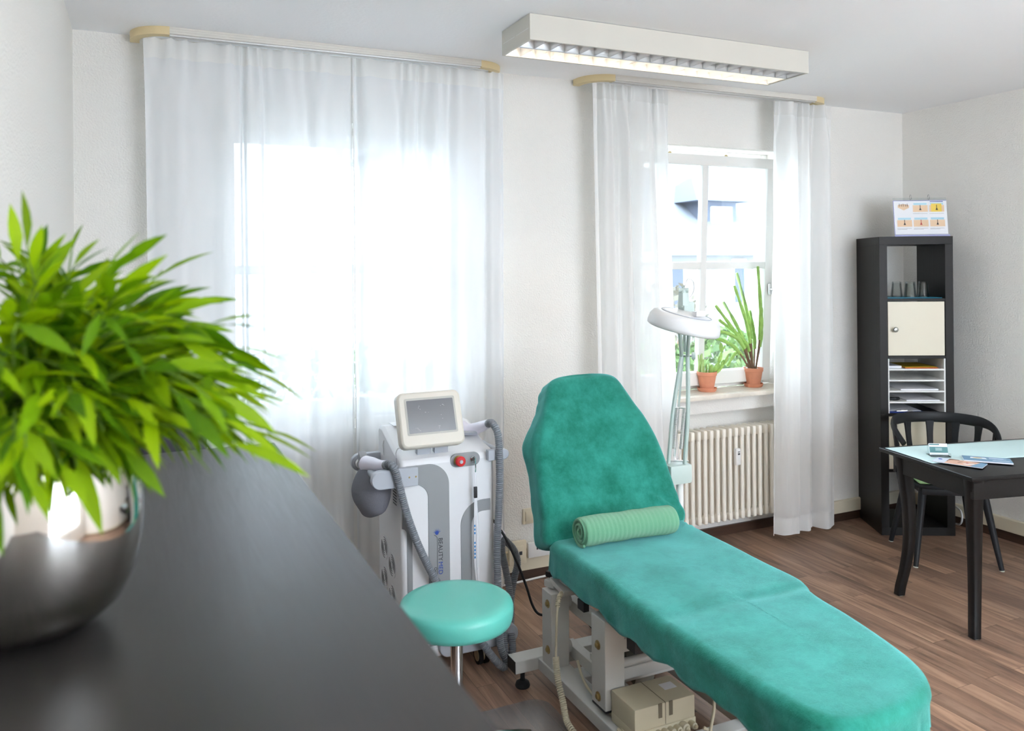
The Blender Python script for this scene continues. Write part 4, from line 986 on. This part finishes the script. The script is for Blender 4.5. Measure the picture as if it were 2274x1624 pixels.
# handpieces and hoses
def handpiece(label, pts, r, hose, hlabel=None):
    t = thing('handpiece', label, 'handpiece', pts[0])
    q = MB(); q.tube(pts, r, n=18); q.build('grip', mat('lilac_white_plastic', C(226, 222, 234), .3) if not bpy.data.materials.get('lilac_white_plastic') else bpy.data.materials['lilac_white_plastic'], t, smooth=60)
    q = MB(); q.tube([pts[-1], Vector(pts[-1])+(Vector(pts[-1])-Vector(pts[-2])).normalized()*.02], .018, n=16); q.build('hose_collar', M_hose, t)
    for h_ in hose: MB().ribbed(h_, .0155).build('hose', M_hose, t, smooth=50)
    return t
t = handpiece('lilac handpiece resting in the left handle, its grey hose across the machine front', [(.835, 3.30, .858), (.848, 3.25, .866), (.862, 3.19, .872), (.872, 3.135, .885)], lambda v: .034-.016*v,
          [[(.875, 3.115, .892), (.886, 3.085, .89), (.90, 3.082, .86), (.920, 3.082, .779), (.947, 3.082, .678), (.992, 3.08, .554), (1.057, 3.076, .417), (1.143, 3.068, .284), (1.23, 3.05, .16), (1.29, 3.03, .07), (1.335, 3.03, .028), (1.352, 3.06, .075), (1.36, 3.10, .14)]])
MB().box((.83, 3.325, .87), (.035, .075, .04), Matrix.Rotation(.5, 3, 'X'), .01).build('treatment_head', M_grey, t)
t = handpiece('lilac handpiece standing in the right rear holder, its hose hanging beside the machine', [(1.270, 3.33, .965), (1.295, 3.31, .955), (1.32, 3.28, .965), (1.335, 3.23, .985), (1.333, 3.17, 1.004)], lambda v: .033-.015*v,
          [[(1.332, 3.155, 1.01), (1.328, 3.115, 1.015), (1.338, 3.09, .985), (1.344, 3.085, .938), (1.346, 3.085, .834), (1.342, 3.085, .686), (1.332, 3.085, .519), (1.322, 3.06, .371), (1.322, 3.05, .202), (1.328, 3.045, .10), (1.355, 3.04, .045), (1.385, 3.06, .07), (1.395, 3.09, .13)]])
MB().lathe([(0, 0), (.055, 0), (.062, .012), (.05, .016), (0, .012)], (1.29, 3.31, .944), 28).build('holder_cup', M_lgrey, mc)
t = handpiece('lilac handpiece hanging behind the right side of the machine above two hoses', [(1.34, 3.38, .50), (1.375, 3.365, .50), (1.42, 3.34, .485), (1.452, 3.31, .455)], lambda v: .040-.012*v,
          [[(1.452, 3.305, .45), (1.447, 3.30, .40), (1.462, 3.30, .33), (1.470, 3.28, .25), (1.462, 3.24, .17), (1.44, 3.20, .08)],
           [(1.472, 3.31, .44), (1.51, 3.31, .395), (1.528, 3.31, .335), (1.512, 3.31, .27), (1.485, 3.29, .19), (1.45, 3.24, .07)]])
q = MB(); q.grid(lambda u, v: Vector((1.36+.085*u*math.sin(PI*(.25+.5*v)), 3.335+.04*u*math.cos(PI*v), .50-.145*v*(1-.2*u)+.0*u)), 6, 10); q.build('shield', bpy.data.materials['lilac_white_plastic'], t, solid=.006, recalc=False)
# grey cloth pouch over the left handle
pz = lambda u, v: None
pg = MB()
def pouch(u, v):
    a = 2*PI*u; w_ = .072*(.80+.28*math.sin(PI*min(1, v*.8+.1)))*(1 if v < .8 else max(.25, 1-((v-.8)/.2)**2*.75)); dpt = .020+.028*math.sin(PI*min(v*.9+.05, 1))
    c = Vector((.855, 3.255, .845-.165*v-.01*v*v))
    return c+Vector((-.022*v+.4*w_*math.cos(a)+math.sin(a)*dpt*.3, w_*math.cos(a)*-1.15+.0, 0))+Vector((dpt*math.sin(a), 0, -.018*v*math.cos(a)))
pg.grid(pouch, 28, 18)
o = pg.build('cloth_pouch', mat('grey_cloth', C(118, 118, 126), .9, bump=.3, bscale=300), smooth=80, recalc=True); tag(o, 'grey cloth pouch hanging from the left handle of the machine', 'pouch')
# lanyard on the key
ly = thing('lanyard', 'white lanyard with black buckle hanging from the machine key', 'lanyard', (1.24, 3.09, .86))
MB().tube([(1.24, 3.094, .866), (1.2405, 3.092, .845), (1.24, 3.094, .825)], .003, n=8).build('hook', M_chrome, ly)
def strap(pts, wd, name, par, m):
    P_ = catmull(pts, 10); rg = []
    for i, p in enumerate(P_):
        tw_ = .6*math.sin(i*.12); s_ = Vector((math.cos(tw_), math.sin(tw_)*.5, 0))*wd/2; rg.append([p-s_, p+s_])
    q = MB(); q.rings(rg, closed=False); return q.build(name, m, par, recalc=False, solid=.0012, smooth=80)
strap([(1.24, 3.094, .825), (1.2395, 3.093, .79), (1.24, 3.094, .765)], .011, 'strap', ly, M_paper)
MB().bx(1.233, 1.247, 3.089, 3.099, .718, .765, .003).build('buckle', M_dark, ly)
s_ = strap([(1.24, 3.094, .718), (1.246, 3.095, .64), (1.25, 3.096, .56), (1.247, 3.096, .46), (1.252, 3.096, .37), (1.25, 3.097, .30)], .013, 'strap', ly, M_paper)
strap([(1.238, 3.0925, .718), (1.236, 3.094, .63), (1.234, 3.094, .52), (1.236, 3.094, .43), (1.246, 3.094, .34), (1.249, 3.095, .30)], .008, 'strap', ly, M_paper)
q = MB()
for z_ in (.60, .585, .57, .53, .515, .50, .485, .47, .36, .355): q.bx(1.2315, 1.2375, 3.0905, 3.0915, z_, z_+.008)
q.build('blue_printing', mat('light_blue_print', C(70, 140, 200), .6), s_, smooth=0)

# ------------------------------------------------------------------ cables and sockets on the window wall
o = MB().tube([(1.34, 3.42, .60), (1.36, 3.30, .592), (1.40, 3.2, .53), (1.44, 3.14, .42), (1.47, 3.10, .315), (1.49, 3.08, .235), (1.507, 3.05, .205), (1.53, 3.0, .225), (1.52, 2.92, .33), (1.46, 2.86, .44)], .0055, n=8).build('power_cable', M_dark); tag(o, 'black power cable hanging between the machine and the couch', 'cable')
o = MB().tube([(1.55, 3.87, .006), (1.72, 3.865, .006), (1.82, 3.872, .006), (1.98, 3.875, .010), (2.2, 3.87, .006)], .006, n=8).build('floor_cable', M_white); tag(o, 'white cable lying on the floor along the window wall skirting', 'cable')
sw = thing('light_switch', 'cream wall switch half hidden behind the couch head part', 'switch', (1.875, YB, .34))
MB().bx(1.835, 1.915, YB-.011, YB, .295, .378, .004).build('cover_plate', M_cream, sw); MB().bx(1.849, 1.90, YB-.017, YB-.010, .311, .363, .003).build('rocker', M_cream, sw)
ps = thing('socket_outlet', 'cream corner socket on the cable duct beside the hoses', 'socket', (1.77, YB, .165))
MB().bx(1.735, 1.835, YB-.052, YB-.03, .10, .225, .004).build('housing', M_cream, ps); MB().bx(1.752, 1.818, YB-.056, YB-.05, .125, .20, .003).build('cover_plate', M_cream, ps)
MB().bx(1.79, 1.807, YB-.0572, YB-.0555, .153, .172).build('jack_opening', M_ink, ps, smooth=0)
ps = thing('telephone_socket', 'white telephone box on the cable duct beside the couch back', 'socket', (1.9, YB, .165))
MB().bx(1.846, 1.99, YB-.050, YB-.03, .125, .205, .004).build('housing', M_white, ps)
q = MB()
for k in range(4): q.bx(1.895+.011*k, 1.903+.011*k, YB-.0512, YB-.0495, .165, .182)
q.build('jack_opening', M_ink, ps, smooth=0)

# ------------------------------------------------------------------ magnifier lamp on its floor stand
M_lampg = mat('grey_green_enamel', C(186, 200, 194), .4); M_lampw = mat('lamp_white', C(222, 222, 222), .3)
ml = thing('magnifier_lamp', 'white round magnifier lamp on a sprung floor stand behind the couch', 'magnifier lamp', (2.145, 2.93, 0))
bp = Vector((2.145, 2.93, 0))
q = MB(); q.bx(2.07, 2.185, 2.89, 2.97, .715, .80, .012); bo_ = q.build('joint_block', M_lampg, ml)
MB().bx(2.184, 2.1862, 2.90, 2.945, .735, .775).build('type_label', M_ink, bo_, smooth=0)
MB().cyl(bp+Vector((0, 0, .10)), bp+Vector((0, 0, .72)), .016).build('stand_pole', M_white, ml)
MB().lathe([(0, .05), (.06, .05), (.06, .09), (.03, .13), (.018, .14), (0, .14)], bp, 24).build('hub', M_lampg, ml)
for k in range(5):
    a = 2*PI*k/5+2.30; d = Vector((math.cos(a), math.sin(a), 0))
    MB().tube([bp+Vector((0, 0, .08)), bp+d*.2+Vector((0, 0, .075)), bp+d*.40+Vector((0, 0, .065))], lambda v: .018-.006*v, n=10).build('foot_arm', M_white, ml)
    s_ = Vector((-d.y, d.x, 0)); e = bp+d*.40+Vector((0, 0, .0255)); MB().cyl(e-s_*.012, e+s_*.012, .025).cyl(e, e+Vector((0, 0, .045)), .006).build('caster', M_dark, ml)
e0 = Vector((2.125, 2.925, .80)); e1 = Vector((2.155, 2.90, 1.275)); e2 = Vector((1.90, 2.56, 1.575))
sx = Vector((.80, -.55, 0))*.038
q = MB()
for s in (-1, 1): q.tube([e0+sx*s*.95, e0.lerp(e1, .5)+sx*s*.85, e1+sx*s*.35], .0092, n=8, smooth=True)
q.tube([e0+Vector((0, .015, .03)), e1+Vector((0, .012, 0))], .006, n=4, smooth=False); q.build('lower_arm', M_lampg, ml, smooth=30)
q = MB()
for s in (-1, 1): q.tube([e1+sx*s*.35, e1.lerp(e2, .5)+sx*s*.5, e2+sx*s*.25], .0088, n=8)
q.tube([e1+Vector((0, 0, .02)), e2+Vector((0, 0, .012))], .006, n=4, smooth=False); q.build('upper_arm', M_lampg, ml, smooth=30)
MB().cyl(e0.lerp(e1, .52)-sx, e0.lerp(e1, .52)+sx, .0035).cyl(e0-sx*1.2+Vector((0, 0, .012)), e0+sx*1.4+Vector((0, 0, .012)), .004).cyl(e1-sx*.6, e1+sx*.8, .005).build('cross_pin', M_chrome, ml)
for s in (-.45, .45):
    a = e0.lerp(e1, .52)+sx*s; b_ = e0.lerp(e1, .14)+sx*s*.9
    MB().coil([a, a.lerp(b_, .5), b_], .0075, .0019, 52, 5).tube([b_, b_.lerp(e0, .6)+sx*s*.2, e0+Vector((0, 0, .02))], .0015, n=5).build('spring', M_alu, ml)
MB().lathe([(0, 0), (.014, 0), (.016, .004), (.016, .016), (0, .018)], e1+sx*.8, 16, axis=sx.normalized()).build('elbow_knob', M_lampg, ml)
hd = Vector((1.892, 2.545, 1.452)); vw = Vector((hd.x, hd.y, 0)).normalized(); rgt = Vector((vw.y, -vw.x, 0))
hax = (Vector((0, 0, 1))+rgt*.235-vw*.06).normalized()
q = MB(); q.lathe([(.075, -.030), (.132, -.031), (.139, -.026), (.140, -.016), (.136, .008), (.126, .024), (.104, .032), (.096, .031), (.092, .033), (.04, .042), (0, .044)], hd, 56, axis=hax, cap=False)
hm = q.build('lamp_head', M_lampw, ml, smooth=60)
MB().lathe([(0, -.018), (.076, -.018), (.076, -.024), (0, -.024)], hd, 40, axis=hax).build('lens', M_glass, hm)
MB().lathe([(.094, .0325), (.096, .0345), (.098, .0325), (.096, .031)], hd, 48, axis=hax, cap=False).build('cover_ring', M_lgrey, hm)
q = MB(); lp = hd+(rgt*.045-vw*.055+hax*.036); q.box(lp, (.045, .03, .02), None, .005); q.build('catch', M_lampw, hm)
q = MB(); k0 = hd+hax*.04+vw*.035; q.tube([k0, k0+Vector((0, 0, .02)), e2+Vector((0, 0, -.06)), e2], .010, n=10); q.box(k0+Vector((0, 0, .018)), (.05, .035, .04), None, .006); q.box(e2+Vector((0, 0, -.035)), (.03, .03, .05), None, .005); q.cyl(e2-sx*.5, e2+sx*.5, .008); q.build('head_joint', M_lampg, ml)
MB().tube([e2+Vector((0, 0, .0)), e2+Vector((.02, 0, .04)), e2+Vector((.045, 0, .035)), e2+Vector((.05, 0, 0)), e2+Vector((.03, 0, -.03)), e2+Vector((.0, 0, -.03))], .0025, n=6).build('lead', M_alu, ml)

# ------------------------------------------------------------------ dark sideboard in the foreground
sb = thing('sideboard', 'long black-brown sideboard in the left foreground', 'sideboard', (.02, 1.2, 0))
SBX, SBY0, SBY1, SBZ = .297, -.35, 2.10, 1.23
MB().bx(XL+.004, SBX, SBY0, SBY1, SBZ-.03, SBZ, .002).build('worktop', M_veneer, sb)
MB().bx(XL+.006, SBX-.022, SBY0+.01, SBY1-.01, .06, SBZ-.031).bx(XL+.02, SBX-.05, SBY0+.03, SBY1-.03, 0, .06).build('carcass', M_veneer, sb, smooth=0)
for c_ in range(3):
    for r_ in range(4):
        y0 = SBY0+.014+(SBY1-SBY0-.028)/3*c_; y1 = y0+(SBY1-SBY0-.028)/3-.004; z0 = .065+.284*r_
        dr = MB().bx(SBX-.0215, SBX-.003, y0, y1, z0, z0+.28, .001).build('drawer', M_veneer, sb)
# black cabinet beyond it
bc = thing('cabinet', 'black cabinet between the sideboard and the sheer curtain', 'cabinet', (-.03, 2.8, 0))
MB().bx(XL+.006, .168, 2.57, 2.95, .0, 1.30, .002).build('carcass', M_dark, bc)
MB().bx(XL+.012, .162, 2.552, 2.5695, .05, 1.285, .001).build('door', M_dark, bc)

# silver bowl with bamboo-like foliage
BC = Vector((-.132, 1.135, SBZ))
bp_ = [(0, .0005), (.050, .0005), (.075, .008), (.098, .028), (.113, .058), (.1205, .095), (.121, .125), (.117, .16), (.109, .188), (.1035, .204), (.1015, .205), (.1000, .203), (.105, .186), (.113, .16), (.117, .125), (.1165, .095), (.109, .06), (.094, .032), (.072, .013), (0, .006)]
bw = MB(); bw.lathe([(r_*1.08, z_*1.13) for r_, z_ in bp_], BC, 72, cap=False)
o = bw.build('bowl_vase', M_silver, smooth=80); tag(o, 'polished silver bowl vase on the dark sideboard', 'vase')
pl = thing('bamboo_plant', 'bright green leafy bamboo arrangement overflowing the silver bowl', 'plant', BC+Vector((0, 0, .19)))
def leaf_mat():
    m, nt, p = new_mat('bamboo_leaf')
    ge = nt.nodes.new('ShaderNodeNewGeometry'); rp = nt.nodes.new('ShaderNodeValToRGB'); e = rp.color_ramp.elements
    e[0].color = C(70, 116, 2); e[1].color = C(156, 188, 4); k = e.new(.5); k.color = C(110, 150, 2)
    nt.links.new(ge.outputs['Random Per Island'], rp.inputs['Fac']); nt.links.new(rp.outputs['Color'], p.inputs['Base Color'])
    p.inputs['Roughness'].default_value = .5; p.inputs['Specular IOR Level'].default_value = .3
    tl_ = nt.nodes.new('ShaderNodeBsdfTranslucent'); nt.links.new(rp.outputs['Color'], tl_.inputs['Color'])
    mx = nt.nodes.new('ShaderNodeMixShader'); mx.inputs[0].default_value = .45
    nt.links.new(p.outputs[0], mx.inputs[1]); nt.links.new(tl_.outputs[0], mx.inputs[2]); nt.links.new(mx.outputs[0], nt.nodes['Material Output'].inputs['Surface'])
    return m
M_leaf = leaf_mat(); M_stem = mat('green_stem', C(96, 126, 40), .6)
lf = MB(); sm = MB(); rp_ = random.Random(31)
def leaf(b, d, L, w, roll):
    d = d.normalized(); s = d.cross(Vector((0, 0, 1)));
    if s.length < .1: s = Vector((1, 0, 0))
    s.normalize(); u = s.cross(d); s2 = s*math.cos(roll)+u*math.sin(roll); u2 = d.cross(s2)*-1
    prof = (0.08, .62, 1., .88, .52, .0); n = len(prof); P = []
    for i, pw in enumerate(prof):
        t_ = i/(n-1); c = b+d*L*t_+Vector((0, 0, -.13*L*t_*t_))
        c.x = max(c.x, XL+.008)
        P.append((c-s2*w*pw*.5+u2*w*pw*.16, c, c+s2*w*pw*.5+u2*w*pw*.16))
        for q in P[-1]: q.x = max(q.x, XL+.006)
    V = [[lf.bm.verts.new(q) for q in r_] for r_ in P[:-1]]; tip = lf.bm.verts.new(P[-1][1])
    for a, b_ in zip(V, V[1:]):
        lf.bm.faces.new((a[0], a[1], b_[1], b_[0])); lf.bm.faces.new((a[1], a[2], b_[2], b_[1]))
    lf.bm.faces.new((V[-1][0], V[-1][1], tip)); lf.bm.faces.new((V[-1][1], V[-1][2], tip))
top = BC+Vector((0, 0, .235))
for k in range(165):
    az = rp_.uniform(-PI*.56, PI*.62); el = math.asin(rp_.uniform(-.12, 1.0)); rad = rp_.uniform(.50, 1.0)
    hr = (.29 if az > -.9 else .21)*math.cos(el)*rad; hz = .245*math.sin(el)*rad if el > 0 else .20*math.sin(el)*rad
    end = top+Vector((hr*math.cos(az), hr*math.sin(az)*1.0, hz)); end.x = max(end.x, XL+.03)
    b0 = top+Vector((rp_.uniform(-.06, .06), rp_.uniform(-.06, .06), -.03))
    mid = b0.lerp(end, .45)+Vector((0, 0, .07+.08*rp_.random()-(.06 if el > .8 else 0))); mid.x = max(mid.x, XL+.02)
    cv = [b0*(1-t_)**2+mid*2*t_*(1-t_)+end*t_*t_ for t_ in [i/14 for i in range(15)]]
    sm.tube(cv, lambda v: .0024-.0014*v, n=5, smooth=False)
    for i in range(5, 15):
        if rp_.random() < .2: continue
        tg = (cv[min(i+1, 14)]-cv[i-1]).normalized(); sd = tg.cross(Vector((0, 0, 1))).normalized()*(1 if i % 2 else -1)
        d = tg*rp_.uniform(.5, 1.2)+sd*rp_.uniform(.2, 1.0)+Vector((.18, .0, rp_.uniform(-.55, .30)))
        if i == 14: d = tg+Vector((.15, 0, .0))
        Lf = rp_.uniform(.050, .095)
        if cv[i].z < top.z-.03: d.z = abs(d.z)*.5
        leaf(cv[i], d, Lf, Lf*rp_.uniform(.19, .25), rp_.uniform(-.9, .9))
for k in range(90):
    az = rp_.uniform(-2.6, .6); d0 = Vector((math.cos(az), math.sin(az), 0)); b = top+d0*rp_.uniform(.05, .125)+Vector((0, 0, rp_.uniform(-.0, .10))); b.x = max(b.x, XL+.03)
    Lf = rp_.uniform(.06, .10); leaf(b, d0*.7+Vector((.1, 0, rp_.uniform(-1.1, -.1))), Lf, Lf*rp_.uniform(.2, .26), rp_.uniform(-.8, .8))
lf.build('leaves', M_leaf, pl, smooth=40, recalc=False); sm.build('stems', M_stem, pl)

# ------------------------------------------------------------------ outside: garden, trees and neighbouring houses
S(MB().bx(-30, 60, 5, 60, -1.6, -1.4), 'ground', mat('pale_gravel', C(214, 214, 212), .95, var=.2, vscale=2))
M_render = mat('grey_render', C(128, 128, 128), .9); M_slate = mat('slate', C(100, 104, 112), .8, bump=.4, bscale=12); M_slate2 = mat('slate_cladding', C(84, 90, 104), .8, bump=.4, bscale=14); M_shut = mat('window_dark', C(58, 66, 80), .3)
def house(label, x0, x1, y0, y1, ze, zr, dorm=None, wins=()):
    t = thing('house', label, 'house', ((x0+x1)/2, (y0+y1)/2, -1.4))
    MB().bx(x0, x1, y0, y1, -1.4, ze).build('walls', M_render, t, smooth=0)
    ym = (y0+y1)/2; q = MB(); q.prism([(y0-.4, ze-.15), (ym, zr), (y1+.4, ze-.15)], ((x0-.4, 0, 0), (0, 1, 0), (0, 0, 1)), 0, x1-x0+.8); q.build('roof', M_slate, t, smooth=0)
    for (a, b, c, d) in wins:
        w_ = MB().bx(a, b, y0-.04, y0+.05, c, d).build('window', M_frame, t, smooth=0); MB().bx(a+.08, b-.08, y0-.06, y0-.03, c+.08, d-.08).build('pane', M_shut, w_, smooth=0)
    if dorm:
        dx, dw, z0, z1 = dorm; yf = y0+1.0
        d_ = MB().bx(dx-dw/2, dx+dw/2, yf, yf+2.5, z0, z1).build('dormer', M_slate2, t, smooth=0)
        q = MB(); c0 = [(dx-dw/2-.3, yf-.3, z1), (dx+dw/2+.3, yf-.3, z1), (dx+dw/2+.3, yf+2.6, z1), (dx-dw/2-.3, yf+2.6, z1)]; q.rings([c0, [(dx-.1, yf+1.1, z1+.8), (dx+.1, yf+1.1, z1+.8), (dx+.1, yf+1.3, z1+.8), (dx-.1, yf+1.3, z1+.8)]]); q.build('dormer_roof', M_slate2, d_, smooth=0)
        w_ = MB().bx(dx-.28, dx+.48, yf-.06, yf, z0+.15, z1-.15).build('dormer_window', M_frame, d_, smooth=0)
    return t
house('pale house with a slate dormer seen through the tilted window', 10.2, 20.5, 18, 26, 2.15, 5.2, (15.35, 1.35, 2.75, 3.6), ((15.0, 15.5, .6, 1.9), (12.6, 13.4, .5, 1.8), (17.2, 18.0, .5, 1.8)))
house('tall white house at the left edge of the tilted window view', 5.2, 9.4, 13.2, 21, 4.6, 6.6, None, ((8.75, 9.15, 1.9, 3.7), (7.4, 8.2, 1.9, 3.4), (8.7, 9.2, -.2, 1.3), (6.1, 6.8, 1.9, 3.4)))
def foliage_mat(name, c0, c1):
    m, nt, p = new_mat(name); ge = nt.nodes.new('ShaderNodeNewGeometry'); r_ = nt.nodes.new('ShaderNodeValToRGB'); r_.color_ramp.elements[0].color = c0; r_.color_ramp.elements[1].color = c1
    nt.links.new(ge.outputs['Random Per Island'], r_.inputs['Fac']); nt.links.new(r_.outputs['Color'], p.inputs['Base Color']); p.inputs['Roughness'].default_value = .8; return m
M_f1 = foliage_mat('garden_green', C(56, 80, 40), C(98, 120, 68)); M_f2 = foliage_mat('autumn_crown', C(96, 98, 58), C(124, 114, 74)); M_f3 = foliage_mat('bare_brush', C(84, 80, 68), C(110, 104, 90))
def bush(name, label, cat, c, rad, n, m, leafs=.10, trunk=0., seed=1):
    r_ = random.Random(seed); t = thing(name, label, cat, (c[0], c[1], -1.4)); q = MB()
    for k in range(n):
        a = r_.uniform(0, 2*PI); z_ = r_.uniform(-1, 1); rr_ = math.sqrt(1-z_*z_)*r_.uniform(.55, 1)
        p = Vector((c[0]+rad[0]*rr_*math.cos(a), c[1]+rad[1]*rr_*math.sin(a), c[2]+rad[2]*z_*r_.uniform(.7, 1)))
        s = Vector((r_.uniform(-1, 1), r_.uniform(-1, 1), r_.uniform(-1, 1))).normalized(); u = s.orthogonal().normalized()*leafs*r_.uniform(.6, 1.2); v = s.cross(u)*.6
        q.bm.faces.new([q.bm.verts.new(p+x) for x in (-u, v, u, -v)])
    q.build('foliage', m, t, recalc=False, smooth=0)
    g_ = MB()
    for k in range(3): g_.tube([(c[0]+.1*k-.1, c[1], -1.4), (c[0]+.05*k, c[1], (c[2]-1.4)/2), (c[0]+(k-1)*rad[0]*.5, c[1], c[2]+rad[2]*.4)], lambda v: (.05+trunk)*(1-.7*v), n=6)
    g_.build('trunk', M_twig, t); return t
bush('tree', 'pale autumn tree rising behind the house roof', 'tree', (25.4, 30, 5.9), (3.4, 2.4, 2.6), 2400, M_f2, .22, .15, 3)
bush('shrub', 'green garden shrub low in the right half of the tilted window', 'shrub', (6.2, 7.6, .05), (.85, .7, .95), 1900, M_f1, .065, 0, 4)
bush('shrub', 'green garden shrub low in the left half of the tilted window', 'shrub', (4.75, 7.0, .15), (.75, .6, .9), 1700, M_f1, .065, 0, 5)
bush('shrub', 'dry brownish shrub between the two green ones outside', 'shrub', (6.6, 9.5, .75), (1.0, .8, .75), 1000, M_f3, .06, 0, 6)
bush('shrub', 'tall loose shrub at the left edge of the tilted window', 'shrub', (5.0, 8.4, 1.2), (.5, .5, .9), 700, M_f3, .06, 0, 7)
bush('shrub', 'green garden hedge bush behind the sheer curtain', 'shrub', (1.6, 7.4, .1), (2.2, .6, .9), 2200, M_f1, .08, 0, 8)
